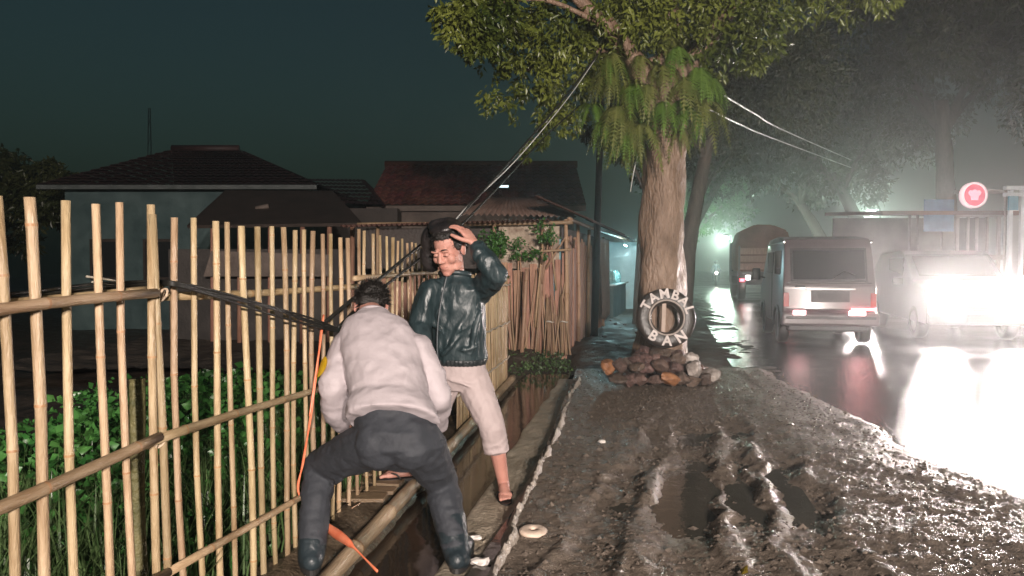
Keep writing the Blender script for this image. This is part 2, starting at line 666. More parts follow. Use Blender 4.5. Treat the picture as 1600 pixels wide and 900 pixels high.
def bamboo_mesh(length, r0, r1, gap=0.3, bend=0.01, seg=9, seed=0, mats=(None, None), axis='z'):
    """a cane along +z: tubes with swollen nodes, slightly crooked; node rings get the second material"""
    rnd = random.Random(seed)
    zs, kinds = [0.0], [0]
    z = rnd.uniform(0.3, 0.9) * gap
    while z < length - 0.04:
        h = min(0.012, r0 * 0.5)
        zs += [z - h * 1.6, z - h * 0.5, z + h * 0.5, z + h * 1.6]
        kinds += [0, 1, 2, 0]
        z += gap * rnd.uniform(0.8, 1.2)
    zs.append(length)
    kinds.append(0)
    ph, ph2 = rnd.uniform(0, 6.28), rnd.uniform(0, 6.28)
    bm = bmesh.new()
    rings = []
    for z, k in zip(zs, kinds):
        t = z / length
        r = (r0 + (r1 - r0) * t) * (1 + (0.09 if k else 0.0) + rnd.uniform(-0.02, 0.02))
        ox = bend * math.sin(t * 3.1 + ph) * length - bend * math.sin(ph) * length * (1 - t) - bend * math.sin(3.1 + ph) * length * t
        oy = 0.6 * bend * math.sin(t * 4.3 + ph2) * length
        rings.append([bm.verts.new((ox + r * math.cos(6.2832 * q / seg), oy + r * math.sin(6.2832 * q / seg), z)) for q in range(seg)])
    for a in range(len(rings) - 1):
        for q in range(seg):
            fc = bm.faces.new((rings[a][q], rings[a][(q + 1) % seg], rings[a + 1][(q + 1) % seg], rings[a + 1][q]))
            fc.material_index = 1 if (kinds[a] == 1) else 0
    bm.faces.new(rings[0][::-1])
    bm.faces.new(rings[-1])
    bmesh.ops.recalc_face_normals(bm, faces=bm.faces)
    me = bpy.data.meshes.new('cane')
    bm.to_mesh(me)
    bm.free()
    for m_ in mats:
        me.materials.append(m_)
    me.polygons.foreach_set('use_smooth', [True] * len(me.polygons))
    return me


def cane(name, a, b, r0, r1, parent, seed=0, gap=0.3, bend=0.006, mats=(M_bam, M_node), seg=9, label=None, twist=None):
    """a bamboo cane from a to b (world) as a child of an unrotated parent"""
    a, b = Vector(a), Vector(b)
    me = bamboo_mesh((b - a).length, r0, r1, gap, bend, seg, seed, mats)
    me.name = name
    o = bpy.data.objects.new(name, me)
    C.objects.link(o)
    base = parent.location if parent is not None else Vector()
    o.parent = parent
    o.location = a - base
    q = (b - a).to_track_quat('Z', 'Y')
    o.rotation_euler = (q.to_matrix() @ Matrix.Rotation(random.uniform(0, 6.28) if twist is None else twist, 3, 'Z')).to_euler()
    if label:
        o['label'] = label
    return o


# line of the fence: post at photo x 240 stands 2.5 m away
FA = (-1.22, 2.5)
UL = (0.1478, 0.989)        # left panel
UM = (0.1665, 0.9860)       # middle panel
UR = (0.1426, 0.9898)       # far panel, along the ditch
FB = (-0.9161, 4.30)


def stake(par, xt, yt, xb, a, u, r, off=0.0, seed=0, zb=-0.12, mats=(M_bam, M_node), gap=0.42, bend=0.010):
    r *= 0.88 * random.uniform(.9, 1.1)
    nrm = (u[1], -u[0])
    aa = (a[0] + nrm[0] * off, a[1] + nrm[1] * off)
    top = VP(xt, yt, aa, u)
    # foot: the point of the upright plane at height zb on the pixel column xb
    d = ray(xb, 800)
    det = d.x * (-u[1]) - d.y * (-u[0])
    t = (aa[0] * (-u[1]) - aa[1] * (-u[0])) / det
    bot = Vector((d.x * t, d.y * t, zb))
    return cane('stake', bot, top, r * 1.06, r, par, seed, gap, bend, mats)


def fence(label):
    return thing('bamboo_fence', label, 'fence', (0, 0, 0), group='bamboo fence panels along the ditch')


def rail(par, p, q, a, u, r0, r1, off, seed, gap=0.34):
    nrm = (u[1], -u[0])
    aa = (a[0] + nrm[0] * off, a[1] + nrm[1] * off)
    A, B = VP(*p, aa, u), VP(*q, aa, u)
    return cane('rail', A, B, r0, r1, par, seed, gap, 0.006)


def lash(par, p, a, u, off, r=0.03):
    nrm = (u[1], -u[0])
    c = VP(*p, (a[0] + nrm[0] * off, a[1] + nrm[1] * off), u)
    bm = bmesh.new()
    for k in range(4):
        pts = []
        tl = random.uniform(-0.5, 0.5) + (0.8 if k % 2 else -0.8)
        for q in range(15):
            an = 6.2832 * q / 14
            e = Vector((math.cos(an) * 0.8, 0, math.sin(an)))
            e.rotate(Matrix.Rotation(tl * 0.6, 3, 'Y'))
            pts.append(c + Vector((u[0] * 0.7 * e.x + nrm[0] * math.sin(an) * 0.5, u[1] * 0.7 * e.x + nrm[1] * math.sin(an) * 0.9, e.z * 0.8)) * r * random.uniform(0.95, 1.1))
        tube(bm, pts, 0.0035, 5, False)
    return obj('lashing', bm, M_lash, par)


fl = fence('tall bamboo fence panel nearest the camera with thick stakes and black cables behind it')
for k, (xt, yt, xb, r) in enumerate([(-5, 306, 16, .0155), (42, 308, 78, .0165), (100, 313, 127, .0145), (150, 319, 171, .0150),
                                     (187, 316, 211, .0125), (237, 320, 240, .0150)]):
    stake(fl, xt, yt, xb, FA, UL, r, random.uniform(-.004, .004), 100 + k)
for k, (xt, yt, xb, r) in enumerate([(-110, 300, -70, .016), (-210, 290, -160, .016)]):
    stake(fl, xt, yt, xb, FA, UL, r, 0, 120 + k)
rail(fl, (-260, 517), (243, 457), FA, UL, .017, .0155, .032, 131)
rail(fl, (-260, 498), (252, 448), FA, UL, .012, .010, -.032, 132)
rail(fl, (-260, 905), (247, 684), FA, UL, .0185, .018, .034, 133)
rail(fl, (-100, 1100), (262, 895), FA, UL, .017, .016, .034, 134)
lash(fl, (236, 690), FA, UL, .02)

fm = fence('middle bamboo fence panel with evenly spaced thin stakes in front of green weeds')
stake(fm, 243, 335, 258, FA, UM, .0150, .012, 200)
ms = [(273, 338, 291), (302, 341, 319), (333, 347, 346), (355, 349, 368), (380, 351, 393), (403, 353, 414), (424, 354, 433), (443, 356, 450),
      (458, 357, 464), (475, 358, 480), (490, 361, 494), (504, 364, 507), (517, 367, 519), (531, 371, 532), (545, 374, 545)]
for k, (xt, yt, xb) in enumerate(ms):
    stake(fm, xt, yt + random.uniform(-3, 3), xb, FA, UM, random.choice((.0145, .0135, .0125, .0155)), random.uniform(-.004, .004), 210 + k)
rail(fm, (250, 463), (556, 448), FA, UM, .0165, .0165, -.030, 241)
rail(fm, (240, 688), (520, 600), FA, UM, .0175, .015, .031, 242)
rail(fm, (252, 903), (560, 724), FA, UM, .0155, .014, .031, 243)
lash(fm, (250, 690), FA, UM, .02)
lash(fm, (252, 462), FA, UM, .0)

fr = fence('far bamboo fence panel between the two men with pale closely set stakes')
xs_ = [558, 570, 582, 593, 604, 613, 621, 629, 636, 643, 650, 657, 664, 671, 677, 683, 689, 695, 701, 707, 712]
for k, x in enumerate(xs_):
    yt = 360 + (x - 558) * 0.22 + random.uniform(-3, 3)
    stake(fr, x, yt, x + 2, FB, UR, random.choice((.0115, .0105, .0125)), random.uniform(-.004, .004), 300 + k)
rail(fr, (553, 433), (735, 426), FB, UR, .016, .015, .028, 341)
rail(fr, (560, 584), (735, 500), FB, UR, .016, .015, .028, 342)

# dense panel of thin sticks held by pale straps, right of the man in the jacket
fd = thing('stick_fence', 'low fence of densely packed thin sticks bound with pale straps beside the jacketed man', 'fence', (0, 0, 0))
s0, s1 = 3.0, 5.95
k = 0
s = s0
while s < s1:
    h = 1.30 - 0.02 * (s - s0) + random.uniform(-0.05, 0.05)
    a = D(-0.06 + random.uniform(-.012, .012), s, -0.10)
    b = D(-0.07 + random.uniform(-.014, .014), s + random.uniform(-.02, .02), h)
    cane('stick', a, b, random.uniform(.009, .015), random.uniform(.007, .012), fd, 400 + k, 0.4, 0.006, seg=6)
    s += random.uniform(0.024, 0.036)
    k += 1
for z in (1.19, 0.72, 0.28):
    bm = bmesh.new()
    tube(bm, [D(-0.040 + random.uniform(-.004, .004), s0 - 0.05 + (s1 - s0 + 0.1) * q / 24, z - 0.03 * q / 24 + 0.008 * math.sin(q * 1.9)) for q in range(25)], .010, 7)
    obj('strap', bm, mat('pale_strap', (0.62, 0.55, 0.45), (0.75, 0.68, 0.58), 10, 0.4), fd)

# mossy post behind the left panel
bm = bmesh.new()
p = P(212, 592, 2.75)
tube(bm, [(p.x + 0.005 * math.sin(q), p.y, -0.25 + (p.z + 0.25) * q / 8) for q in range(9)], [0.036 - 0.001 * q for q in range(9)], 12, True, 0.06)
tag(obj('wooden_post', bm, mat('mossy_wood', (0.06, 0.06, 0.02), (0.16, 0.14, 0.06), 14, 0.6, 0.7, 60)), 'thick mossy wooden stump of a post standing just behind the fence', 'post')

# bamboo beam on the ditch bank
bb = cane('bamboo_beam', D(0.0, -2.2, -0.03), D(0.0, 6.0, -0.02), 0.044, 0.040, None, 77, 0.55, 0.0015, (mat('wet_beam', (0.30, 0.21, 0.13), (0.5, 0.38, 0.25), 4, 0.3, 0.4, 30, stretch=(5, 5, 0.6)), M_node), 14)
tag(bb, 'long thick bamboo beam lying along the left bank of the ditch', 'beam')
# boards on the bank under the man's foot
for k, (s, ww, tl) in enumerate([(1.15, .10, .05), (1.30, .12, -.04), (1.47, .11, .02), (0.95, .13, .12)]):
    bm = bmesh.new()
    box(bm, D(-0.19, s, 0.012 + 0.006 * k), (0.30, ww, 0.022), Matrix.Rotation(-0.143 + tl, 3, 'Z'), 0.004)
    tag(obj('plank', bm, mat('wet_plank', (0.10, 0.065, 0.04), (0.22, 0.15, 0.09), 6, 0.35, 0.5, 30, rand=0.2, stretch=(1, 8, 8)), smooth=False),
        ['short wet board under the sandalled foot on the ditch bank', 'wider wet board just behind the one under the foot', 'farthest short wet board on the ditch bank', 'nearest short wet board on the ditch bank, beside the bamboo beam'][k], 'board', 'boards laid on the ditch bank')
for k in range(9):
    a = D(-0.3 + random.uniform(-.1, .12), 0.55 + random.uniform(0, 1.0), -0.03)
    b = a + Vector((random.uniform(-.12, .28), random.uniform(.1, .35), random.uniform(.01, .22)))
    tag(cane('twig', a, b, .006, .004, None, 600 + k, .3, .02, (M_bam_old, M_node), 5), 'thin dry twig lying loose on the ditch bank', 'twig', 'loose twigs on the bank')
# ------------------------------------------------------------------ people
M_skin = mat('skin', (0.40, 0.185, 0.145), (0.50, 0.26, 0.205), 9, 0.55, 0.2, 120, subsurf=0.12)
M_hair = mat('black_hair', (0.008, 0.007, 0.006), (0.02, 0.017, 0.015), 30, 0.38, 0.5, 160)
M_lips = mat('lips', (0.36, 0.14, 0.12), (0.42, 0.18, 0.15), 20, 0.4)
M_brow = mat('brow', (0.02, 0.014, 0.012), None)
M_leather = mat('leather', (0.011, 0.022, 0.025), (0.024, 0.040, 0.045), 6, 0.36, 0.55, 13, spec=0.6, bdist=0.03, rough2=.5, stretch=(1.3, 1.3, .6))
M_leather_trim = mat('leather_trim', (0.012, 0.016, 0.018), (0.03, 0.034, 0.036), 30, 0.35, 0.4, 60)
M_chino = mat('pale_cotton', (0.36, 0.295, 0.29), (0.44, 0.365, 0.36), 5, 0.75, 0.35, 22, bdist=0.015)
M_shirt = mat('shirt_cotton', (0.345, 0.305, 0.318), (0.41, 0.362, 0.378), 4, 0.7, 0.35, 14, bdist=0.02)
M_navy = mat('dark_trousers', (0.019, 0.022, 0.028), (0.030, 0.034, 0.042), 14, 0.75, 0.4, 30, bdist=0.015)
M_boot = mat('wet_boot', (0.010, 0.016, 0.020), (0.020, 0.030, 0.036), 8, 0.42, 0.3, 30, spec=0.5)
M_rubber = mat('black_rubber', (0.015, 0.014, 0.014), (0.03, 0.028, 0.027), 10, 0.5)


def frame_of(fwd, upish):
    f = Vector(fwd).normalized()
    r = f.cross(Vector(upish)).normalized()
    u = r.cross(f)
    return Matrix((r, f, u)).transposed()       # columns: right, forward, up


def loft(bm, rings, seg=28, pw=2.3):
    """rings = [(centre, across vector, depth vector)] -> closed elliptical hull"""
    L = []
    for c, a, d in rings:
        ring = []
        for k in range(seg):
            t = 2 * math.pi * k / seg
            ct, st = math.cos(t), math.sin(t)
            x = math.copysign(abs(ct) ** (2 / pw), ct)
            y = math.copysign(abs(st) ** (2 / pw), st)
            ring.append(bm.verts.new(Vector(c) + Vector(a) * x + Vector(d) * y))
        L.append(ring)
    for i in range(len(L) - 1):
        for k in range(seg):
            bm.faces.new((L[i][k], L[i][(k + 1) % seg], L[i + 1][(k + 1) % seg], L[i + 1][k]))
    bm.faces.new(L[0][::-1])
    bm.faces.new(L[-1])


def head(bm, c, Rm, s=1.0):
    """skull, jaw, nose, lids, lips, ears about the point between the ears; y of Rm is where the face looks"""
    def e(p, r):
        ell(bm, Vector(c) + Rm @ (Vector(p) * s), Vector(r) * s, Rm, 3)
    e((0, -.012, .035), (.074, .093, .086))
    e((0, .030, -.03), (.064, .064, .086))
    e((0, .050, -.075), (.048, .046, .045))
    e((0, .072, -.104), (.026, .024, .020))
    for q in (-1, 1):
        e((q * .040, .062, -.030), (.027, .026, .028))
        e((q * .030, .087, .020), (.027, .012, .008))
        e((q * .031, .082, -.002), (.017, .013, .010))
        e((q * .050, .030, -.085), (.016, .040, .020))
        e((q * .079, -.006, -.010), (.010, .021, .032))
        e((q * .084, -.014, .004), (.008, .013, .020))
        e((q * .014, .100, -.034), (.010, .011, .009))
    chain(bm, [(Vector(c) + Rm @ (Vector((0, .088, .014)) * s), .009 * s), (Vector(c) + Rm @ (Vector((0, .108, -.030)) * s), .0125 * s)])
    e((0, .093, -.062), (.024, .010, .0065))
    e((0, .092, -.075), (.020, .010, .0070))


def hand(bm, wrist, d, nrm, side, curl=(18, 28, 22), spread=6, s=1.0):
    """palm, five bent fingers; d = wrist to knuckles, nrm = the way the palm faces, side = thumb side"""
    d, nrm = Vector(d).normalized(), Vector(nrm)
    nrm = (nrm - d * nrm.dot(d)).normalized()
    sd = d.cross(nrm)
    if sd.dot(Vector(side)) < 0:
        sd = -sd
    w = Vector(wrist)
    loft(bm, [(w - d * .012 * s, sd * .027 * s, nrm * .019 * s), (w + d * .03 * s, sd * .036 * s, nrm * .016 * s),
              (w + d * .07 * s, sd * .042 * s, nrm * .014 * s), (w + d * .093 * s, sd * .041 * s, nrm * .011 * s)], 18)
    for k, (o, ln, r) in enumerate([(.031, .074, .0088), (.0105, .083, .0092), (-.0105, .077, .0088), (-.030, .060, .0078)]):
        p = w + d * (.086 - .006 * abs(k - 1)) * s + sd * o * s
        dir_ = (d + sd * math.tan(R(spread * (1.4 - k)))).normalized()
        ax = dir_.cross(nrm)
        pts = [(p - d * .015 * s, r * 1.08 * s)]
        for q, fr in enumerate((0, .45, .75, 1.0)):
            if q:
                dir_ = Matrix.Rotation(R(curl[q - 1] * (1 + .12 * (k - 1))), 3, ax) @ dir_
                p = p + dir_ * ln * (fr - (0, .45, .75, 1.0)[q - 1]) * s
            pts.append((p.copy(), r * (1.05, 1.0, .92, .78)[q] * s))
        chain(bm, pts, 10)
    t0 = w + d * .022 * s + sd * .022 * s
    t1 = t0 + (d * .55 + sd * .8 + nrm * .25).normalized() * .042 * s
    t2 = t1 + (d * .85 + sd * .4 + nrm * .35).normalized() * .032 * s
    t3 = t2 + (d * .95 + sd * .1 + nrm * .45).normalized() * .026 * s
    chain(bm, [(t0, .015 * s), (t1, .0115 * s), (t2, .0105 * s), (t3, .0085 * s)], 10)


def foot(bm, ankle, toe, up=(0, 0, 1), s=1.0, big=1):
    """bare foot: heel, instep, ball and five toes; big = side of the big toe"""
    a, t = Vector(ankle), Vector(toe)
    d = (t - a)
    d.z = 0
    L = d.length
    d.normalize()
    sd = d.cross(Vector((0, 0, 1))) * big
    g = t.z
    chain(bm, [(a, .038 * s), (Vector((a.x, a.y, g + .03)) - d * .035, .031 * s)])
    chain(bm, [(a, .036 * s), (a + d * L * .35 + Vector((0, 0, -.012)), .033 * s), (Vector((a.x, a.y, g + .021)) + d * L * .72, .022 * s)])
    for o in (-.022, .02):
        chain(bm, [(Vector((a.x, a.y, g + .024)) - d * .02 + sd * o * .5, .024 * s), (Vector((a.x, a.y, g + .018)) + d * L * .74 + sd * o * 1.15, .0185 * s)])
    for k, (o, ln, r) in enumerate([(.029, .050, .0125), (.012, .045, .0095), (-.003, .041, .009), (-.016, .036, .0085), (-.028, .029, .008)]):
        p = Vector((a.x, a.y, g + .014)) + d * L * .74 + sd * o * s
        chain(bm, [(p, r * 1.1 * s), (p + d * ln * .5 * s + Vector((0, 0, .003)), r * s), (p + d * ln * s - Vector((0, 0, .003)), r * .95 * s)], 10)


def folds(amp, sx, sy, sz, seed, fine=0.3):
    def f(co):
        a = fbm(co[:, 0] * sx, co[:, 1] * sy, co[:, 2] * sz, oct=3, seed=seed)
        b = 1 - np.abs(a) * 2.2
        c = fbm(co[:, 0] * sx * 3, co[:, 1] * sy * 3, co[:, 2] * sz * 3, oct=2, seed=seed + 9)
        return amp * (b * 0.7 + c * fine)
    return f


def hair_mesh(c, Rm, s, parts, voxel=.006, tufts=900, seed=4, ln=.03, region=None):
    bm = bmesh.new()
    for p, r in parts:
        ell(bm, Vector(c) + Rm @ (Vector(p) * s), Vector(r) * s, Rm, 3)
    me = remeshed(bm, voxel, 2, lambda co: .0025 * fbm(co[:, 0] * 70, co[:, 1] * 70, co[:, 2] * 40, oct=3, seed=seed))
    b2 = bmesh.new()
    b2.from_mesh(me)
    b2.faces.ensure_lookup_table()
    rnd = random.Random(seed)
    fs = list(b2.faces)
    back = Rm @ Vector((0, -.5, -.7))
    for q in range(tufts):
        fc = rnd.choice(fs)
        p, n = fc.calc_center_median(), fc.normal
        lp = Rm.transposed() @ (p - Vector(c))
        if region and not region(lp / s):
            continue
        dr = (n * .55 + (back - n * back.dot(n)) * .8 + Vector((rnd.uniform(-.4, .4), rnd.uniform(-.4, .4), rnd.uniform(-.3, .3)))).normalized()
        sd = dr.cross(n)
        if sd.length < 1e-3:
            continue
        sd.normalize()
        L = ln * rnd.uniform(.5, 1.2)
        w_ = .0028
        v = [b2.verts.new(x) for x in (p - sd * w_ - n * .004, p + sd * w_ - n * .004, p + dr * L * .6 + sd * w_ * .6, p + dr * L)]
        b2.faces.new(v)
    b2.to_mesh(me)
    b2.free()
    return me


# ---- man in the black leather jacket, astride the ditch, one hand on his head
pm = thing('person', 'man in black leather jacket and rolled pale trousers, one hand on head', 'person', P(715, 785, 4.45), group='people at the fence')
hc = P(702, 389, 4.34)
HS = 1.13
hR = frame_of((-.42, -.80, -.38), (-.12, -.14, 1))
lat = Vector((.94, -.33, 0))
dep = Vector((.33, .94, 0))
J = dict(nb=P(711, 433, 4.41), ch=P(707, 482, 4.43), wa=P(712, 540, 4.46), pe=P(716, 584, 4.48),
         sr=P(672, 451, 4.34), er=P(655, 509, 4.30), wr=P(664, 565, 4.12),
         sl=P(748, 452, 4.45), el=P(775, 429, 4.17), wl=P(742, 381, 4.21),
         hl=P(737, 592, 4.47), kl=P(768, 664, 4.34), al=P(787, 757, 4.44), tl=P(790, 787, 4.29),
         hr=P(694, 594, 4.52), kr=P(668, 676, 4.62), ar=P(638, 733, 4.74), tr=P(596, 757, 4.70))
J['tl'].z = .018
J['tr'].z = .035
bm = bmesh.new()
head(bm, hc, hR, HS)
chain(bm, [(hc + hR @ Vector((0, -.02, -.05)), .056), (J['nb'], .060)])
loft(bm, [(J['nb'], lat * .07, dep * .06), (J['nb'] + Vector((0, 0, -.05)), lat * .155, dep * .085), (J['ch'], lat * .165, dep * .105),
          (J['wa'], lat * .145, dep * .10), (J['pe'], lat * .165, dep * .115), (J['pe'] - Vector((0, 0, .07)), lat * .10, dep * .09)])
chain(bm, [(J['sr'], .055), (J['er'], .042), (J['wr'], .028)])
chain(bm, [(J['sl'], .055), (J['el'], .042), (J['wl'], .029)])
top = hc + hR @ Vector((-.004, .018, .128))
hand(bm, J['wl'], P(717, 349, 4.25) - J['wl'], Vector((-.30, .30, -.85)), Vector((-.5, -.9, -.3)), (14, 24, 18), 5, 1.15)
hand(bm, J['wr'], Vector((.1, -.25, -.95)), Vector((-.3, .9, 0)), Vector((-.6, -.6, 0)), (25, 35, 30))
chain(bm, [(J['hl'], .085), (J['kl'], .053), (J['kl'] * .62 + J['al'] * .38 + dep * .014, .051), (J['al'], .034)])
chain(bm, [(J['hr'], .085), (J['kr'], .053), (J['kr'] * .62 + J['ar'] * .38 + dep * .014, .050), (J['ar'], .034)])
foot(bm, J['al'], J['tl'], big=1)
foot(bm, J['ar'], J['tr'], big=-1)
obj('body', remeshed(bm, .0046, 3), M_skin, pm)
# face details
for q in (-1, 1):
    bm = bmesh.new()
    tube(bm, [hc + hR @ Vector((HS * q * (.016 + .011 * k), HS * (.0985 - .0006 * k * k * 2), .031 + .003 * math.sin(k))) for k in range(4)], [.0035, .0045, .004, .002], 6)
    obj('eyebrow', bm, M_brow, pm)
    bm = bmesh.new()
    tube(bm, [hc + hR @ Vector((HS * q * (.017 + .008 * k), HS * (.0960 - .0028 * (k - 1.2) ** 2), -.0045 - .0015 * math.sin(k * 1.05))) for k in range(5)], [.0008, .0018, .002, .0018, .0008], 6)
    obj('eyelash', bm, M_brow, pm)
bm = bmesh.new()
tube(bm, [hc + hR @ Vector((HS * .0055 * k, HS * (.1035 - .0010 * k * k), HS * -.0685)) for k in range(-4, 5)], [.001, .002, .0026, .003, .003, .003, .0026, .002, .001], 6, sx=1.0)
obj('lips', bm, M_lips, pm)
obj('hair', hair_mesh(hc, hR, HS, [((0, -.024, .046), (.079, .094, .080)), ((0, .026, .082), (.056, .046, .032)), ((0, -.075, .0), (.068, .045, .06)),
                                     ((.070, .012, .03), (.016, .03, .035)), ((-.070, .012, .03), (.016, .03, .035))],
                      .005, 1500, 4, .016, lambda p: p.z > .02 or p.y < -.02), M_hair, pm)
# hood of the jacket, pulled up behind the head
bm = bmesh.new()
for p, r in [((.030, -.070, .055), (.092, .085, .092)), ((.075, -.085, -.01), (.072, .075, .11)), ((.015, -.02, .112), (.078, .075, .028)), ((.075, -.06, -.09), (.06, .07, .06))]:
    ell(bm, hc + hR @ (Vector(p) * HS), Vector(r) * HS, hR, 3)
for p, r in [(P(683, 376, 4.50), (.10, .07, .12)), (P(674, 400, 4.52), (.07, .06, .10)), (P(694, 353, 4.42), (.10, .10, .045))]:
    ell(bm, p, r, None, 3)
obj('hood', remeshed(bm, .009, 4, folds(.006, 14, 14, 6, 51)), mat('hood_cloth', (0.012, 0.010, 0.010), (0.028, 0.024, 0.024), 10, 0.35, 0.4, 30), pm)
# jacket
bm = bmesh.new()
hem = P(715, 563, 4.47)
loft(bm, [(P(709, 425, 4.40), lat * .072, dep * .068), (J['nb'], lat * .088, dep * .080), (J['nb'] + Vector((0, 0, -.035)), lat * .150, dep * .105),
          (J['nb'] + Vector((0, 0, -.075)), lat * .185, dep * .122), (J['ch'], lat * .196, dep * .135), (J['wa'] + Vector((0, 0, .06)), lat * .188, dep * .135),
          (J['wa'] + Vector((0, 0, -.01)), lat * .186, dep * .140), (hem, lat * .180, dep * .140)])
chain(bm, [(J['sr'] + Vector((.012, 0, -.012)), .078), (J['sr'] * .5 + J['er'] * .5, .068), (J['er'], .062), (J['er'] * .5 + J['wr'] * .5, .056), (J['wr'], .044)])
chain(bm, [(J['sl'] + Vector((-.012, 0, -.02)), .082), (J['sl'] * .5 + J['el'] * .5 - Vector((0, 0, .012)), .076), (J['el'], .066), (J['el'] * .5 + J['wl'] * .5, .056), (J['wl'] * .86 + J['el'] * .14, .041)])
# big draped folds from the raised arm to the waist and on the bent sleeve
for a, b, c, r in [((742, 470), (724, 500), (700, 548), .016), ((752, 482), (742, 520), (735, 552), .015), ((735, 455), (712, 470), (694, 478), .012),
                   ((722, 520), (705, 540), (690, 556), .013), ((748, 540), (730, 546), (712, 545), .011), ((668, 470), (676, 500), (690, 520), .012)]:
    pts = curve_pts([P(a[0], a[1], 4.315), P(b[0], b[1], 4.30), P(c[0], c[1], 4.325)], 8)
    tube(bm, pts, [r * .5] + [r] * 7 + [r * .5], 8)
for t in (.2, .36, .52, .68):
    p = J['el'] * (1 - t) + J['wl'] * t
    ax = (J['wl'] - J['el']).normalized()
    e1 = ax.orthogonal().normalized()
    e2 = ax.cross(e1)
    rr = .062 - .018 * t
    tube(bm, [p + ax * .015 * math.sin(k * 1.3 + t * 9) + (e1 * math.cos(k * .6) + e2 * math.sin(k * .6)) * rr for k in range(8)], .009, 6)
obj('jacket', remeshed(bm, .0075, 3, folds(.013, 8, 8, 3.2, 61, .35)), M_leather, pm)
# waistband, collar, cuff, zip
bm = bmesh.new()
loft(bm, [(hem + Vector((0, 0, -.022)), lat * .178, dep * .138), (hem + Vector((0, 0, .018)), lat * .190, dep * .149)], 40)
obj('waistband', remeshed(bm, .008, 2, lambda co: .004 * np.sin(co[:, 0] * 260) * .5), M_leather_trim, pm)
bm = bmesh.new()
cpts = []
for k in range(25):
    an = R(-250 + 320 * k / 24)
    cpts.append(J['nb'] + lat * .088 * math.cos(an) + dep * .080 * math.sin(an) + Vector((0, 0, .018 - .012 * math.sin(an))))
tube(bm, cpts, [.008] + [.016] * 23 + [.008], 8)
obj('collar', bm, M_leather, pm)
bm = bmesh.new()
zp = [P(698, 432, 4.30), P(691, 462, 4.285), P(685, 500, 4.275), P(683, 535, 4.285), P(684, 562, 4.30)]
tube(bm, curve_pts(zp, 30), .005, 6)
obj('zip', bm, mat('zip_metal', (0.05, 0.06, 0.065), (0.09, 0.10, 0.11), 120, 0.5), pm)
bm = bmesh.new()
q = (J['wl'] - J['el']).normalized()
tube(bm, [J['wl'] * .82 + J['el'] * .18, J['wl'] * .92 + J['el'] * .08], [.046, .044], 18)
obj('cuff', bm, M_leather_trim, pm)
# pale shirt tail showing below the raised arm
bm = bmesh.new()
tube(bm, curve_pts([P(751, 485, 4.46), P(754, 520, 4.46), P(752, 566, 4.46)], 12), [.016 + .006 * math.sin(k) for k in range(13)], 10)
obj('shirt', bm, M_chino, pm)
# trousers rolled below the knee
bm = bmesh.new()
kc = J['kl'] * .70 + J['al'] * .30
kcr = J['kr'] * .70 + J['ar'] * .30
loft(bm, [(hem + Vector((0, 0, .02)), lat * .165, dep * .120), (J['pe'], lat * .172, dep * .130), (J['pe'] - Vector((0, 0, .05)), lat * .165, dep * .120), (J['pe'] - Vector((0, 0, .10)), lat * .10, dep * .09)])
chain(bm, [(J['hl'], .110), (J['hl'] * .5 + J['kl'] * .5, .094), (J['kl'], .080), (kc, .074)])
chain(bm, [(J['hr'], .110), (J['hr'] * .5 + J['kr'] * .5, .092), (J['kr'], .078), (kcr, .072)])
for k_, c_, r_ in ((J['kl'], kc, .068), (J['kr'], kcr, .066)):
    ax = (c_ - k_).normalized()
    e1 = ax.orthogonal().normalized()
    e2 = ax.cross(e1)
    for t in (-.6, -.1, .35, .8):
        tube(bm, [c_ + ax * (.045 * t + .012 * math.sin(q * 1.1 + 7 * t)) + (e1 * math.cos(q * .5236) + e2 * math.sin(q * .5236)) * r_ for q in range(13)], .013, 8, False)
for a, b, c, r in [((700, 592), (725, 600), (752, 612), .009), ((740, 640), (758, 655), (780, 662), .010), ((745, 655), (762, 672), (784, 676), .010)]:
    tube(bm, curve_pts([P(a[0], a[1], 4.36), P(b[0], b[1], 4.34), P(c[0], c[1], 4.36)], 8), [r * .4] + [r] * 7 + [r * .4], 8)
obj('trousers', remeshed(bm, .0075, 3, folds(.005, 10, 10, 6, 71, .4)), M_chino, pm)


def flipflop(par, ankle, toe, big):
    a, t = Vector(ankle), Vector(toe)
    d = t - a
    d.z = 0
    L = d.length
    d.normalize()
    sd = d.cross(Vector((0, 0, 1))) * big
    g = t.z
    base = Vector((a.x, a.y, g - .012))
    bm = bmesh.new()
    out = []
    for k in range(28):
        an = 2 * math.pi * k / 28
        x = math.cos(an)
        wd = .044 + .008 * x
        out.append(base + d * (L * .38 + .002 + x * (L * .62 + .052)) + sd * (math.sin(an) * wd + .002))
    lo = [bm.verts.new(p - Vector((0, 0, .010))) for p in out]
    hi = [bm.verts.new(p + Vector((0, 0, .008))) for p in out]
    for k in range(28):
        bm.faces.new((lo[k], lo[(k + 1) % 28], hi[(k + 1) % 28], hi[k]))
    bm.faces.new(lo[::-1])
    bm.faces.new(hi)
    s = obj('flip_flop', bm, M_rubber, par, smooth=False)
    tp = base + d * (L * .80) + sd * .019 + Vector((0, 0, .035))
    for q in (-1, 1):
        bm = bmesh.new()
        tube(bm, curve_pts([tp - Vector((0, 0, .025)), tp, base + d * L * .5 + sd * (.040 * q) + Vector((0, 0, .040)), base + d * L * .28 + sd * .046 * q + Vector((0, 0, .004))], 12), .006, 6)
        st = obj('strap', bm, M_rubber, None)
        st.parent = s
        wm = Matrix.Translation(par.location)
        st.data.transform(wm.inverted())


flipflop(pm, J['al'], J['tl'], 1)
flipflop(pm, J['ar'], J['tr'], -1)

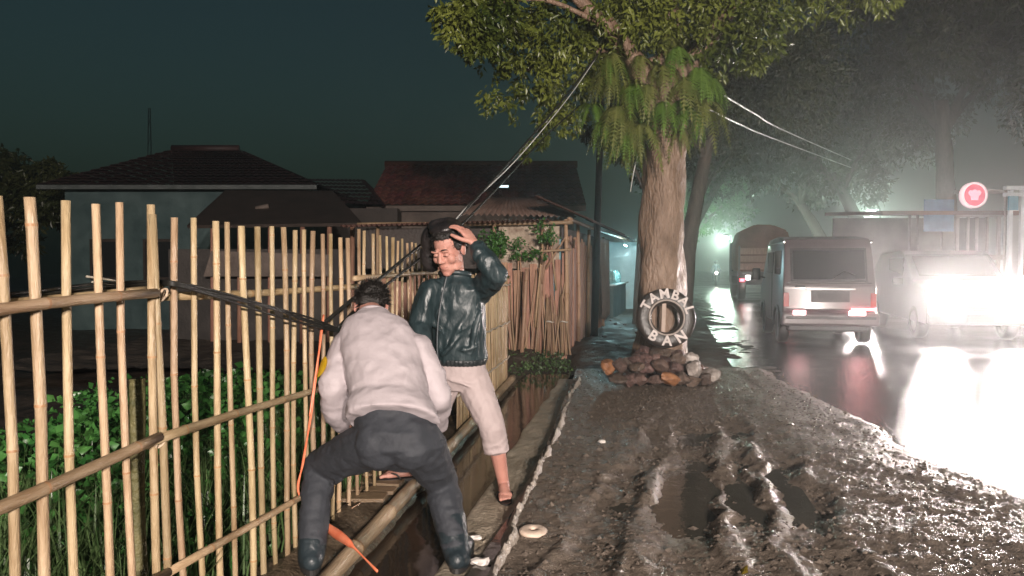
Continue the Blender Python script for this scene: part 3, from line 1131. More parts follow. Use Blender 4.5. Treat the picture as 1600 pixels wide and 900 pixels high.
# ---- man bending over with his back to the camera
pb = thing('person', 'man bent over, back turned, in pale uniform shirt and dark trousers', 'person', P(600, 900, 3.3), group='people at the fence')
hc2 = P(580, 481, 3.86)
hR2 = frame_of((-.10, .64, -.76), (.02, .75, .65))
la = Vector((.995, -.05, .02)).normalized()
sp = (P(586, 494, 3.72) - P(614, 655, 3.33)).normalized()
de = la.cross(sp).normalized()                     # out of the belly
if de.y < 0:
    de = -de
K = dict(nb=P(586, 496, 3.71), ch=P(597, 560, 3.55), wa=P(612, 640, 3.38), pe=P(618, 686, 3.33),
         sl=P(540, 540, 3.64), el=P(521, 606, 3.50), wl=P(532, 664, 3.70),
         sr=P(657, 545, 3.60), er=P(686, 622, 3.56), wr=P(686, 662, 3.80),
         hl=P(584, 694, 3.34), kl=P(500, 728, 3.60), al=P(486, 872, 3.34), tl=P(478, 893, 3.56),
         hr=P(656, 694, 3.33), kr=P(689, 752, 3.58), ar=P(716, 872, 3.36), tr=P(730, 893, 3.58))
bm = bmesh.new()
head(bm, hc2, hR2)
chain(bm, [(hc2 + hR2 @ Vector((0, -.03, -.05)), .056), (K['nb'], .062)])
loft(bm, [(K['pe'] - sp * .07, la * .14, de * .10), (K['pe'], la * .165, de * .12), (K['wa'], la * .15, de * .105), (K['ch'], la * .165, de * .11), (K['nb'] - sp * .06, la * .155, de * .09), (K['nb'], la * .07, de * .06)])
chain(bm, [(K['sl'], .056), (K['el'], .043), (K['wl'], .029)])
chain(bm, [(K['sr'], .056), (K['er'], .043), (K['wr'], .029)])
hand(bm, K['wl'], Vector((.12, .55, -.8)), Vector((.8, .1, .3)), Vector((.3, .8, .2)), (35, 50, 40))
hand(bm, K['wr'], Vector((-.15, .6, -.75)), Vector((-.8, .1, .3)), Vector((-.2, .8, .3)), (35, 50, 40))
for q in 'lr':
    chain(bm, [(K['h' + q], .09), (K['k' + q], .055), (K['k' + q] * .65 + K['a' + q] * .35 - Vector((0, .015, 0)), .052), (K['a' + q], .036)])
    t = K['t' + q].copy()
    t.z = .02
    foot(bm, K['a' + q], t, big=1 if q == 'l' else -1)
obj('body', remeshed(bm, .005, 3), M_skin, pb)
obj('hair', hair_mesh(hc2, hR2, 1.0, [((0, -.022, .045), (.083, .102, .088)), ((0, -.078, -.015), (.068, .034, .055)), ((0, .03, .085), (.06, .05, .04))],
                      .006, 1800, 8, .032, lambda p: p.z > -.03), M_hair, pb)
bm = bmesh.new()
hem2 = P(613, 657, 3.34)
loft(bm, [(hem2 - sp * .012, la * .215, de * .165), (hem2 + sp * .05, la * .205, de * .155), (K['wa'] + sp * .05, la * .188, de * .138), (K['ch'], la * .192, de * .135),
          (K['ch'] * .5 + K['nb'] * .5, la * .188, de * .122), (K['nb'] - sp * .05, la * .155, de * .10), (K['nb'] + sp * .005, la * .085, de * .075), (K['nb'] + sp * .02, la * .070, de * .066)])
chain(bm, [(K['sl'] + Vector((.02, 0, -.005)), .084), (K['sl'] * .5 + K['el'] * .5, .074), (K['el'] + Vector((0, 0, .03)), .066)])
chain(bm, [(K['el'], .064), (K['el'] * .45 + K['wl'] * .55 + Vector((-.006, 0, 0)), .068), (K['wl'], .044)])
chain(bm, [(K['sr'] + Vector((-.02, 0, -.005)), .084), (K['sr'] * .5 + K['er'] * .5, .070), (K['er'], .060), (K['wr'], .045)])
for a, b, c, r in []:
    yy = lambda y: 3.62 - (y - 496) * .0021 - .128
    tube(bm, curve_pts([P(a[0], a[1], yy(a[1])), P(b[0], b[1], yy(b[1])), P(c[0], c[1], yy(c[1]))], 8), [r * .4] + [r] * 7 + [r * .4], 8)
obj('shirt', remeshed(bm, .0075, 4, folds(.011, 5, 5, 6, 81, .3)), M_shirt, pb)
bm = bmesh.new()
cp = []
for k in range(19):
    an = R(180 + 20 + 320 * k / 18 - 70)
    cp.append(K['nb'] + sp * .012 + la * .074 * math.cos(an) + de * .070 * math.sin(an))
tube(bm, cp, .012, 8)
obj('collar', bm, M_shirt, pb)
# sleeve badge
bm = bmesh.new()
ax = (K['el'] - K['sl']).normalized()
bc = K['sl'] * .30 + K['el'] * .70
outd = Vector((-.66, -.75, 0))
outd = (outd - ax * outd.dot(ax)).normalized()
sdv = ax.cross(outd)
L_ = []
for i_ in range(9):
    u_ = -1 + i_ / 4
    row = []
    for j_ in range(7):
        v_ = (-1 + j_ / 3) * math.sqrt(max(0.0, 1 - u_ * u_ * .94))
        an = v_ * .40
        row.append(bm.verts.new(bc + ax * u_ * .056 + (outd * math.cos(an) + sdv * math.sin(an)) * .092))
    L_.append(row)
for i_ in range(8):
    for j_ in range(6):
        bm.faces.new((L_[i_][j_], L_[i_][j_ + 1], L_[i_ + 1][j_ + 1], L_[i_ + 1][j_]))
bmesh.ops.solidify(bm, geom=bm.faces[:], thickness=.004)
obj('badge', bm, mat('yellow_badge', (0.75, 0.50, 0.02), (0.85, 0.62, 0.05), 20, 0.5), pb)
# trousers and boots
bm = bmesh.new()
loft(bm, [(K['wa'], la * .165, de * .118), (K['pe'] + sp * .03, la * .185, de * .145), (K['pe'] - sp * .05, la * .185, de * .150), (K['pe'] - sp * .12, la * .12, de * .11)])
ell(bm, K['pe'] + la * .075 - de * .02 - sp * .03, (.110, .115, .125))
ell(bm, K['pe'] - la * .075 - de * .02 - sp * .03, (.110, .115, .125))
for q in 'lr':
    h, k_, a = K['h' + q], K['k' + q], K['a' + q]
    chain(bm, [(h, .118), (h * .5 + k_ * .5, .100), (k_, .080), (k_ * .6 + a * .4 - Vector((0, .012, 0)), .074), (a * .86 + k_ * .14, .064)])
    for t in (.06, .14, .22, .3):
        c_ = k_ * (1 - t) + a * t
        axk = (a - k_).normalized()
        e1 = axk.orthogonal().normalized()
        e2 = axk.cross(e1)
        tube(bm, [c_ + axk * .02 * math.sin(z * 1.4 + t * 20) + (e1 * math.cos(z * .5236) + e2 * math.sin(z * .5236)) * .074 for z in range(13)], .010, 8, False)
for a, b, c, r in [((560, 700), (540, 712), (515, 742), .012), ((575, 722), (548, 733), (520, 760), .012), ((640, 700), (662, 716), (690, 728), .012), ((610, 690), (640, 712), (668, 745), .010)]:
    tube(bm, curve_pts([P(a[0], a[1], 3.27), P(b[0], b[1], 3.36), P(c[0], c[1], 3.50)], 8), [r * .4] + [r] * 7 + [r * .4], 8)
obj('trousers', remeshed(bm, .008, 3, folds(.007, 6, 6, 11, 91, .25)), M_navy, pb)
for q in 'lr':
    a, k_, t = K['a' + q], K['k' + q], K['t' + q]
    d = t - a
    d.z = 0
    d.normalize()
    bm = bmesh.new()
    hi = .16 if q == 'l' else .50
    chain(bm, [(a * (1 - hi) + k_ * hi, .066 if q == 'l' else .080), (a, .060)])
    chain(bm, [(Vector((a.x, a.y, .055)) - d * .03, .048), (Vector((a.x, a.y, .055)) + d * .10, .050), (Vector((a.x, a.y, .042)) + d * .19, .044)])
    chain(bm, [(a, .056), (Vector((a.x, a.y, .07)) + d * .09, .05)])
    b_ = obj('boot', remeshed(bm, .008, 3, folds(.0016, 14, 14, 18, 95, .3)), M_boot, pb)
    bm = bmesh.new()
    out = []
    for z in range(24):
        an = 2 * math.pi * z / 24
        out.append(Vector((a.x, a.y, 0)) + d * (.085 + .155 * math.cos(an)) + d.cross(Vector((0, 0, 1))) * .052 * math.sin(an))
    lo = [bm.verts.new(p + Vector((0, 0, .0))) for p in out]
    hi_ = [bm.verts.new(p + Vector((0, 0, .026))) for p in out]
    for z in range(24):
        bm.faces.new((lo[z], lo[(z + 1) % 24], hi_[(z + 1) % 24], hi_[z]))
    bm.faces.new(lo[::-1])
    bm.faces.new(hi_)
    so_ = obj('sole', bm, M_rubber, None, smooth=False)
    so_.parent = b_
    so_.data.transform(Matrix.Translation(pb.location).inverted())
# ------------------------------------------------------------------ foliage helpers
def leaves_mesh(cen, dirs, size, wid=0.42, droop=0.25, rng=RNG):
    """many folded leaves: two triangles each, from base along dirs"""
    n = len(cen)
    d = dirs / (np.linalg.norm(dirs, axis=1)[:, None] + 1e-9)
    r = rng.normal(size=(n, 3))
    s = np.cross(d, r)
    s /= np.linalg.norm(s, axis=1)[:, None] + 1e-9
    nn = np.cross(s, d)
    size = np.asarray(size)[:, None]
    fold = rng.uniform(0.02, 0.18, (n, 1))
    b = cen
    m = cen + d * size * 0.45
    l = m + s * size * wid * 0.5 + nn * size * fold
    rr = m - s * size * wid * 0.5 + nn * size * fold
    t = cen + d * size - nn * size * droop * rng.uniform(0, 1, (n, 1))
    v = np.stack([b, l, t, rr], 1).reshape(-1, 3)
    k = np.arange(n) * 4
    tri = np.stack([k, k + 1, k + 2, k, k + 2, k + 3], 1).reshape(-1)
    me = bpy.data.meshes.new('leaves')
    me.vertices.add(n * 4)
    me.vertices.foreach_set('co', v.ravel())
    me.loops.add(n * 6)
    me.loops.foreach_set('vertex_index', tri)
    me.polygons.add(n * 2)
    me.polygons.foreach_set('loop_start', np.arange(0, n * 6, 3))
    me.update(calc_edges=True)
    return me


def clump_points(clumps, rng=RNG):
    """clumps = [(centre, radius, n)]: sprays of leaves round twig ends inside each clump"""
    C_, D_ = [], []
    for c, r, n in clumps:
        nt = max(3, n // 14)
        tw = rng.normal(size=(nt, 3))
        tw /= np.linalg.norm(tw, axis=1)[:, None]
        tw *= (rng.uniform(0.25, 1, (nt, 1)) ** 0.5) * r
        tw[:, 2] *= 0.75
        idx = rng.integers(0, nt, n)
        p = tw[idx] + rng.normal(size=(n, 3)) * r * 0.11
        dr = p * 0.5 / r + rng.normal(size=(n, 3)) * 0.55 + np.array([0, 0, -0.6])
        C_.append(p + np.array(c))
        D_.append(dr)
    return np.concatenate(C_), np.concatenate(D_)


M_bark = mat('bark', (0.15, 0.095, 0.062), (0.32, 0.215, 0.15), 6, 0.6, 0.8, 22, stretch=(1.6, 1.6, 0.5), bdist=0.04, rough2=0.35)
M_bark_dark = mat('dark_bark', (0.06, 0.045, 0.035), (0.12, 0.09, 0.07), 6, 0.7, 0.6, 20, stretch=(2, 2, .5))
M_leaf = leafmat('leaf', (0.045, 0.07, 0.012), (0.21, 0.24, 0.045), 1.1)
M_leaf_dark = leafmat('dark_leaf', (0.03, 0.042, 0.014), (0.075, 0.08, 0.03), 0.9)
M_leaf_green = leafmat('green_leaf', (0.03, 0.11, 0.016), (0.08, 0.21, 0.04), 1.5)
M_fern = leafmat('fern_leaf', (0.08, 0.16, 0.025), (0.17, 0.27, 0.05), 4)
M_weed = leafmat('weed_leaf', (0.03, 0.14, 0.028), (0.095, 0.25, 0.06), 3)
M_grass = leafmat('grass_blade', (0.04, 0.09, 0.025), (0.12, 0.18, 0.07), 3)


def trunk_bm(pts, rad, seg=18, rough=0.06, seed=0, n=40):
    cp = curve_pts(pts, n)
    t = np.linspace(0, len(rad) - 1, n + 1)
    rr = np.interp(t, range(len(rad)), rad)
    bm = bmesh.new()
    tube(bm, cp, list(rr), seg)
    for v in bm.verts:
        a = fbm([v.co.x * 7], [v.co.y * 7], [v.co.z * 1.6], oct=4, seed=seed)[0]
        c = cp[min(range(0, n + 1, 2), key=lambda k: (cp[k] - v.co).length_squared)]
        o = v.co - c
        v.co += o.normalized() * a * rough * max(rr) if o.length > 1e-6 else Vector()
    return bm


# ------------------------------------------------------------------ the big tree by the road
TY = 9.3
tb = P(1032, 530, TY)
tb.z = 0
tree = thing('tree', 'big roadside tree with a thick ruddy trunk hung with ferns above a tyre sign', 'tree', tb)
obj('trunk', trunk_bm([(tb.x - .02, TY, -.15), (tb.x - .02, TY, .12), P(1033, 480, TY), P(1034, 400, TY), P(1036, 300, TY), P(1040, 220, TY), P(1036, 140, TY), P(1030, 90, TY)],
                      [.43, .36, .305, .28, .27, .265, .24, .15], 28, 0.13, 3, 70), M_bark, tree)
for pts, r in [([P(1030, 190, TY), P(1000, 110, 9.2), P(945, 40, 9.0), P(860, -40, 8.7)], [.19, .14, .09, .05]),
               ([P(1036, 150, TY), P(1050, 60, 9.4), P(1030, -60, 9.5)], [.19, .14, .10]),
               ([P(1044, 180, TY), P(1085, 90, 9.2), P(1150, 10, 9.0), P(1230, -60, 8.8)], [.17, .12, .09, .05]),
               ([P(945, 40, 9.0), P(850, 0, 8.7), P(750, 10, 8.5)], [.035, .025, .012]),
               ([P(985, 90, 9.2), P(900, 80, 9.6), P(820, 110, 9.9)], [.07, .045, .02]),
               ([P(950, 25, 9.0), P(975, 60, 8.9), P(985, 85, 8.95)], [.03, .05, .06])]:
    obj('branch', trunk_bm(pts, r, 12, .1, 5, 16), M_bark, tree)
cl = []
for x, y, Y, r, n in [(735, 35, 8.5, .36, 520), (705, 20, 8.5, .25, 240), (780, 25, 8.6, .32, 380), (760, 60, 8.5, .25, 260), (740, 70, 8.6, .2, 140), (830, 30, 9.0, .35, 260),
                      (870, 60, 9.2, .40, 320), (915, 30, 9.1, .4, 360), (830, 110, 9.6, .42, 300), (880, 130, 9.6, .40, 300), (905, 90, 9.4, .35, 260), (790, 150, 9.9, .35, 150),
                      (850, 165, 9.8, .30, 170), (870, 200, 9.5, .22, 110), (960, 25, 9.0, .40, 360), (1000, 60, 9.1, .35, 320), (1010, 5, 9.0, .4, 340), (1060, 20, 9.1, .45, 420),
                      (1100, 45, 9.1, .40, 380), (1140, 20, 8.9, .42, 380), (1185, 30, 8.8, .32, 340), (1190, 70, 8.8, .22, 240), (1180, 95, 8.8, .14, 110), (1130, 90, 9.2, .35, 260),
                      (1075, 85, 9.3, .30, 220), (1240, 0, 9.0, .38, 300), (1300, -10, 9.2, .4, 280), (1370, -10, 9.4, .3, 150), (835, 225, 9.5, .12, 50), (820, 240, 9.5, .08, 30),
                      (900, 190, 9.4, .2, 100), (810, 75, 9.3, .3, 170), (935, 110, 9.2, .3, 200), (770, 105, 9.7, .25, 100)]:
    cl.append((P(x, y, Y), r * 1.08, int(n * 1.7)))
for k in range(46):
    a, b = random.uniform(0, 6.28), random.uniform(0.2, 1) ** .5 * 2.7
    cl.append(((tb.x + b * math.cos(a) * 1.1 + .45, TY + b * math.sin(a), random.uniform(5.1, 7.6) - .12 * b), random.uniform(.4, .75), 420))
cen, dr = clump_points(cl)
obj('crown', leaves_mesh(cen, dr, RNG.uniform(.06, .125, len(cen))), M_leaf, tree, smooth=False)

# ferns growing on the trunk and limbs
def fern_mesh(L=.5, nf=13, seed=0, spread=1.0):
    rnd = random.Random(seed)
    V, Fc = [], []
    for q in range(nf):
        a = 6.283 * q / nf + rnd.uniform(-.3, .3)
        ln = L * rnd.uniform(.65, 1.15)
        up0 = rnd.uniform(.2, .75)
        h = Vector((math.cos(a), math.sin(a) , 0)) * spread
        n = 21
        pts = []
        for k in range(n + 1):
            t = k / n
            pts.append(h * ln * (.72 * t - .16 * t * t) + Vector((0, 0, ln * (up0 * t - (1.05 + up0 * .5) * t * t))))
        for k in range(1, n):
            d = (pts[k + 1] - pts[k - 1]).normalized()
            s = d.cross(Vector((0, 0, 1)))
            if s.length < .05:
                s = Vector((-math.sin(a), math.cos(a), 0))
            s.normalize()
            t = k / n
            wl = ln * .165 * (math.sin(math.pi * min(1, t * .86 + .12)) ** .8) * rnd.uniform(.8, 1.2)
            for g in (-1, 1):
                tip = pts[k] + s * g * wl + d * wl * .5 - Vector((0, 0, wl * rnd.uniform(.1, .5)))
                b = len(V)
                hw = ln / n * .46
                V += [pts[k] - d * hw, pts[k] + d * hw, tip]
                Fc.append((b, b + 1, b + 2))
        for k in range(n):
            b = len(V)
            s = Vector((-math.sin(a), math.cos(a), 0)) * .004
            V += [pts[k] - s, pts[k] + s, pts[k + 1] + s, pts[k + 1] - s]
            Fc.append((b, b + 1, b + 2, b + 3))
    return mesh_np('fern', V, Fc)


FM = [fern_mesh(.5, 14, k) for k in range(4)]
FP = [(965, 170, 9.0, 1.2), (945, 195, 9.05, .9), (1000, 195, 8.98, 1.15), (985, 140, 9.0, 1.0), (1035, 105, 9.0, 1.1), (1058, 80, 9.02, .95), (1070, 130, 8.98, 1.15), (1095, 115, 9.05, 1.05),
      (1105, 165, 9.06, 1.1), (1080, 175, 9.0, 1.0), (950, 120, 9.0, .95), (925, 165, 9.15, .8), (1010, 140, 8.95, 1.0), (1035, 165, 8.98, .95), (1062, 205, 9.03, .65), (975, 215, 9.02, .9),
      (1000, 95, 9.05, .9), (1115, 130, 9.15, .8), (1045, 60, 9.1, .8), (955, 95, 9.0, .8), (990, 225, 9.0, .7)]
for q in range(16):
    FP.append((random.uniform(945, 1115), random.uniform(85, 205), random.uniform(8.95, 9.3), random.uniform(.7, 1.1)))
for k, (x, y, Y, s) in enumerate(FP):
    me = FM[k % 4]
    if not me.materials:
        me.materials.append(M_fern if k % 2 else leafmat('old_fern_leaf', (0.10, 0.13, 0.03), (0.22, 0.23, 0.07), 5))
    o = bpy.data.objects.new('fern', me)
    C.objects.link(o)
    o.location = P(x, y, Y)
    o.rotation_euler = (random.uniform(-.15, .15), random.uniform(-.15, .15), random.uniform(0, 6.28))
    o.scale = (s, s, s * 1.05)
    tag(o, 'bright green fern hanging from the upper trunk of the big roadside tree', 'fern', 'ferns growing on the big tree')

# ------------------------------------------------------------------ other trees
def make_tree(base, H, lean, rt, cr, ncl, nleaf, lsize, label, lm=M_leaf_dark, cz=.62, group='trees along the road', stems=2, flat=.7, seed=0):
    rnd = random.Random(seed)
    base = Vector(base)
    t = thing('tree', label, 'tree', base, group=group)
    top = base + Vector((lean[0], lean[1], H * cz))
    mid = base + Vector((lean[0] * .35, lean[1] * .35, H * cz * .5))
    obj('trunk', trunk_bm([base - Vector((0, 0, .3)), base + Vector((0, 0, .15)), mid, top], [rt * 1.6, rt * 1.2, rt * .95, rt * .6], 12, .1, seed, 24), M_bark_dark, t)
    cl = []
    for q in range(stems + 2):
        a = rnd.uniform(0, 6.28)
        e = top + Vector((math.cos(a) * cr * .6, math.sin(a) * cr * .6, H * (1 - cz) * rnd.uniform(.2, .8)))
        obj('branch', trunk_bm([mid * .3 + top * .7, (mid * .3 + top * .7) * .5 + e * .5 + Vector((0, 0, .2)), e], [rt * .5, rt * .35, rt * .15], 8, .05, seed + q, 10), M_bark_dark, t)
    for q in range(int(ncl * 1.25)):
        a, b = rnd.uniform(0, 6.28), rnd.uniform(.05, 1) ** .5
        z = rnd.uniform(-1, 1) * math.sqrt(max(0, 1 - b * b)) * flat + rnd.uniform(-.15, .15)
        cl.append((top + Vector((math.cos(a) * b * cr, math.sin(a) * b * cr, H * (1 - cz) * .45 + z * cr)), cr * rnd.uniform(.18, .32), int(nleaf * 2.1)))
    rng = np.random.default_rng(seed)
    cen, dr = clump_points(cl, rng)
    obj('crown', leaves_mesh(cen, dr, rng.uniform(lsize * .6, lsize * 1.3, len(cen)), rng=rng), lm, t, smooth=False)
    return t


def onroad(n, s):
    p = RD(n, s)
    return (p.x, p.y, 0)


make_tree(onroad(-1.3, 8), 7.0, (.8, .5), .20, 2.6, 34, 150, .13, 'dark leafy tree just behind the big roadside tree', seed=41, cz=.66)
make_tree(onroad(-1.6, 17), 8.5, (1.8, .5), .20, 3.4, 40, 150, .17, 'slender forked tree behind the big tree, leaning over the road', seed=42, cz=.62)
make_tree(onroad(-1.4, 28), 10, (2.5, 0), .24, 4.0, 42, 150, .22, 'dark tree arching over the road beyond the grey van', seed=43, cz=.6)
make_tree(onroad(-1.0, 46), 9, (2, 0), .25, 4.0, 36, 130, .3, 'distant green tree beside the bright street lamp', M_leaf_green, seed=44, cz=.55)
make_tree((16.3, 27.5, 0), 12, (-.6, -.4), .36, 4.6, 60, 170, .22, 'tall hazy tree with a pale trunk right of the van', seed=45, cz=.62)
make_tree((17.5, 21.5, 0), 11, (-1.5, -.5), .3, 4.2, 54, 170, .2, 'dark tree behind the round red sign', seed=46, cz=.66)
make_tree((18.5, 37, 0), 12, (-2.5, 0), .36, 5.0, 54, 150, .28, 'broad dark tree directly behind the roof of the van', seed=47, cz=.5)
make_tree((22.0, 50, 0), 13, (-3, 0), .4, 5.8, 50, 140, .36, 'far tree closing the view over the road', seed=48, cz=.5)
make_tree((3.0, 17.5, 0), 5.6, (.2, 0), .11, 1.3, 22, 100, .13, 'thin tree between the big trunk and the bamboo shed', seed=49, cz=.66)
make_tree((-15.5, 19, -.2), 4.2, (0, 0), .15, 2.1, 26, 150, .2, 'round dark tree at the left end of the teal house', seed=50, cz=.55, group='trees behind the houses')
make_tree((-12.8, 22, -.2), 4.5, (0, 0), .15, 1.8, 24, 150, .2, 'small dark tree against the hipped roof', seed=51, cz=.55, group='trees behind the houses')
make_tree((-18, 24, -.2), 5.6, (0, 0), .2, 2.8, 30, 150, .24, 'large dark tree at the far left edge of the view', seed=52, cz=.55, group='trees behind the houses')

# ------------------------------------------------------------------ houses on the left
M_tile = mat('roof_tile', (0.10, 0.028, 0.023), (0.21, 0.07, 0.055), 3, 0.5, 0.3, 30, rand=0.3)
M_tile_dark = mat('dark_roof_tile', (0.022, 0.009, 0.010), (0.045, 0.017, 0.016), 2, 0.6, 0.4, 20)
M_teal = mat('teal_wall', (0.025, 0.055, 0.06), (0.10, 0.15, 0.15), 1.1, 0.7, 0.3, 12)
M_wall = mat('dirty_wall', (0.09, 0.068, 0.058), (0.20, 0.155, 0.13), 1.6, 0.7, 0.4, 18)
M_iron = mat('corrugated_iron', (0.10, 0.05, 0.04), (0.2, 0.11, 0.09), 2, 0.4, 0.3, 20, metal=.3)
M_dark = mat('dark_wood', (0.025, 0.017, 0.013), (0.05, 0.035, 0.028), 4, 0.6, 0.4, 20)
M_woodred = mat('weathered_board', (0.28, 0.135, 0.09), (0.50, 0.28, 0.185), 5, 0.55, 0.5, 30, rand=.25, stretch=(5, 5, .7))
M_glass = mat('dark_glass', (0.02, 0.022, 0.024), None, rough=.08, spec=.8)


def slab(name, quad, th, m, par, smooth=False):
    """a sheet with thickness from four world corners"""
    bm = bmesh.new()
    q = [Vector(p) for p in quad]
    n = (q[1] - q[0]).cross(q[3] - q[0]).normalized() * th
    A = [bm.verts.new(p) for p in q]
    B = [bm.verts.new(p - n) for p in q]
    bm.faces.new(A)
    bm.faces.new(B[::-1])
    for k in range(4):
        bm.faces.new((A[k], B[k], B[(k + 1) % 4], A[(k + 1) % 4]))
    return obj(name, bm, m, par, smooth=smooth)


def pantiles(quad, cols, rows, th=.03):
    """relief of tile courses over a sloping quad (a,b bottom; c,d top) as one mesh"""
    a, b, c, d = [Vector(p) for p in quad]
    bm = bmesh.new()
    n = (b - a).cross(d - a).normalized()
    for r in range(rows):
        t0, t1 = r / rows, (r + 1) / rows
        lo = [a.lerp(d, t0), b.lerp(c, t0)]
        hi = [a.lerp(d, t1), b.lerp(c, t1)]
        prev = None
        m = cols * 4
        for k in range(m + 1):
            u = k / m
            h = th * .8 * (0.5 + .5 * math.cos(u * cols * 6.283))
            x = bm.verts.new(lo[0].lerp(lo[1], u) + n * (h + th))
            y = bm.verts.new(hi[0].lerp(hi[1], u) + n * h)
            if prev:
                bm.faces.new((prev[0], x, y, prev[1]))
            prev = (x, y)
    return bm


# hipped-roof house with the teal wall
hz0 = -.2
h1 = thing('house', 'low teal-walled house under a dark red hipped roof', 'house', (-8, 18, hz0))
wl, wr_, wy = -10.9, -4.85, 18.0
bm = bmesh.new()
box(bm, ((wl + wr_) / 2, wy + 3, 1.5), (wr_ - wl, 6, 3.55))
obj('wall', bm, M_teal, h1, smooth=False)
ez, rz = 3.28, 4.66
e = [(-11.2, 17.4, ez), (-4.6, 17.4, ez), (-4.6, 24.6, ez), (-11.2, 24.6, ez)]
r_ = [(-9.65, 21, rz), (-7.75, 21, rz)]
obj('roof', pantiles((e[0], e[1], r_[1], r_[0]), 30, 14), M_tile_dark, h1, smooth=False)
obj('roof', pantiles((e[1], e[2], r_[1], r_[1]), 26, 14), M_tile_dark, h1, smooth=False)
obj('roof', pantiles((e[3], e[0], r_[0], r_[0]), 26, 14), M_tile_dark, h1, smooth=False)
slab('roof', (e[2], e[3], r_[0], r_[1]), .05, M_tile_dark, h1)
bm = bmesh.new()
tube(bm, [Vector(r_[0]) + Vector((0, 0, .06)), Vector(r_[1]) + Vector((0, 0, .06))], .10, 10)
obj('ridge', bm, M_tile_dark, h1)
slab('fascia', ((-11.2, 17.38, ez - .08), (-4.6, 17.38, ez - .08), (-4.6, 17.38, ez + .02), (-11.2, 17.38, ez + .02)), .03, mat('dull_fascia', (.06, .07, .07), (.12, .13, .13), 3, .6), h1)
for x in (-9.9, -8.6):
    bm = bmesh.new()
    box(bm, (x, wy - .01, 1.55), (.8, .06, 1.0), bev=.01)
    w_ = obj('window', bm, M_dark, h1, smooth=False)
    bm = bmesh.new()
    box(bm, (x, wy - .045, 1.55), (.66, .02, .86))
    p_ = obj('pane', bm, M_glass, None, smooth=False)
    p_.parent = w_
    p_.data.transform(Matrix.Translation(h1.location).inverted())

# lean-to in front of it
h2 = thing('shed', 'dark lean-to shed with a sagging roof in front of the teal house', 'shed', (-4.8, 14, hz0))
slab('roof', (P(292, 352, 13.0), P(566, 348, 13.0), P(520, 298, 15.2), P(352, 297, 15.2)), .06, M_dark, h2)
bm = bmesh.new()
box(bm, (-4.6, 14.2, .75), (3.3, 1.6, 1.9))
obj('wall', bm, mat('shed_wall', (.025, .022, .02), (.065, .055, .05), 1.5, .7, .4, 20), h2, smooth=False)
for x in (330, 372, 420, 470, 512, 548):
    a = P(x, 352, 13.1)
    bm = bmesh.new()
    tube(bm, [(a.x, a.y, -.2), (a.x + .03, a.y, a.z - .03)], .045, 8)
    obj('post', bm, M_woodred, h2)
slab('panel', (P(318, 432, 12.9), P(520, 432, 12.9), P(520, 398, 12.9), P(330, 392, 12.9)), .04, M_wall, h2)
bm = bmesh.new()
tube(bm, [P(400, 326, 14.0), P(420, 322, 14.0)], .05, 8)
tag(obj('roof_debris', bm, M_wall), 'small pale scrap lying on the dark lean-to roof', 'scrap')

# dark house between the two roofs
h3 = thing('house', 'small dark house showing only its roof between the hipped and the tiled roofs', 'house', (-5, 20, hz0))
bm = bmesh.new()
box(bm, (-4.6, 21, 1.35), (3.2, 3.4, 3.1))
obj('wall', bm, M_dark, h3, smooth=False)
obj('roof', pantiles((P(468, 318, 19.0), P(602, 322, 19.0), P(566, 281, 21.0), P(478, 280, 21.0)), 14, 7), M_tile_dark, h3, smooth=False)
slab('roof', (P(602, 322, 19.0), P(610, 320, 23.0), P(570, 281, 21.02), P(566, 281, 21.0)), .05, M_tile_dark, h3)

# tiled house: every tile of the slope that shows
h4 = thing('house', 'house under a long straight slope of dark red clay tiles behind the bamboo shed', 'house', (-1, 21, hz0))
A, B, Cc, Dd = Vector((-3.9, 19.8, 3.02)), Vector((1.98, 19.8, 3.02)), Vector((1.98, 23, 4.50)), Vector((-3.9, 23, 4.50))
slab('roof', (A, B, Cc, Dd), .05, M_dark, h4)
slab('roof', ((1.98, 26.2, 3.02), (-3.9, 26.2, 3.02), Dd, Cc), .05, M_tile_dark, h4)
cols, rows = 26, 11
tw = (B.x - A.x) / cols
sl = (Dd - A)
sn = (B - A).cross(sl).normalized()
su = sl.normalized()
tl = sl.length / rows
bm = bmesh.new()
prof = [(-.5, .0), (-.38, -.006), (-.15, .02), (.1, .045), (.3, .03), (.46, .0), (.5, .004)]
L0 = [bm.verts.new((x * tw * 1.04, 0, z + .034)) for x, z in prof]
L1 = [bm.verts.new((x * tw * 1.04, tl * 1.12, z + .004)) for x, z in prof]
L2 = [bm.verts.new((x * tw * 1.04, 0, z + .016)) for x, z in prof]
for k in range(6):
    bm.faces.new((L0[k], L0[k + 1], L1[k + 1], L1[k]))
    bm.faces.new((L2[k], L2[k + 1], L0[k + 1], L0[k]))
tme = bpy.data.meshes.new('tile')
bm.to_mesh(tme)
bm.free()
tme.materials.append(M_tile)
tmat = Matrix((Vector((1, 0, 0)), su, sn)).transposed()
for r in range(rows):
    for c in range(cols):
        o = bpy.data.objects.new('tile', tme)
        C.objects.link(o)
        o.parent = h4
        o.location = A + Vector((1, 0, 0)) * tw * (c + .5) + su * tl * (r - .05) + sn * (.002 + random.uniform(0, .008)) - h4.location
        o.rotation_euler = (tmat @ Matrix.Rotation(random.uniform(-.025, .025), 3, 'Z')).to_euler()
bm = bmesh.new()
tube(bm, [Dd + Vector((-.05, 0, .05)), Cc + Vector((.05, 0, .05))], .11, 10)
obj('ridge', bm, M_tile, h4)
bm = bmesh.new()
box(bm, (-.96, 23.1, 1.4), (5.3, 6.1, 3.2))
obj('wall', bm, M_wall, h4, smooth=False)
slab('fascia', ((-3.9, 19.78, 2.86), (1.98, 19.78, 2.86), (1.98, 19.78, 3.0), (-3.9, 19.78, 3.0)), .03, M_wall, h4)
bm = bmesh.new()
pc = A + Vector((1, 0, 0)) * 3.66 + su * tl * 3.9 + sn * .075
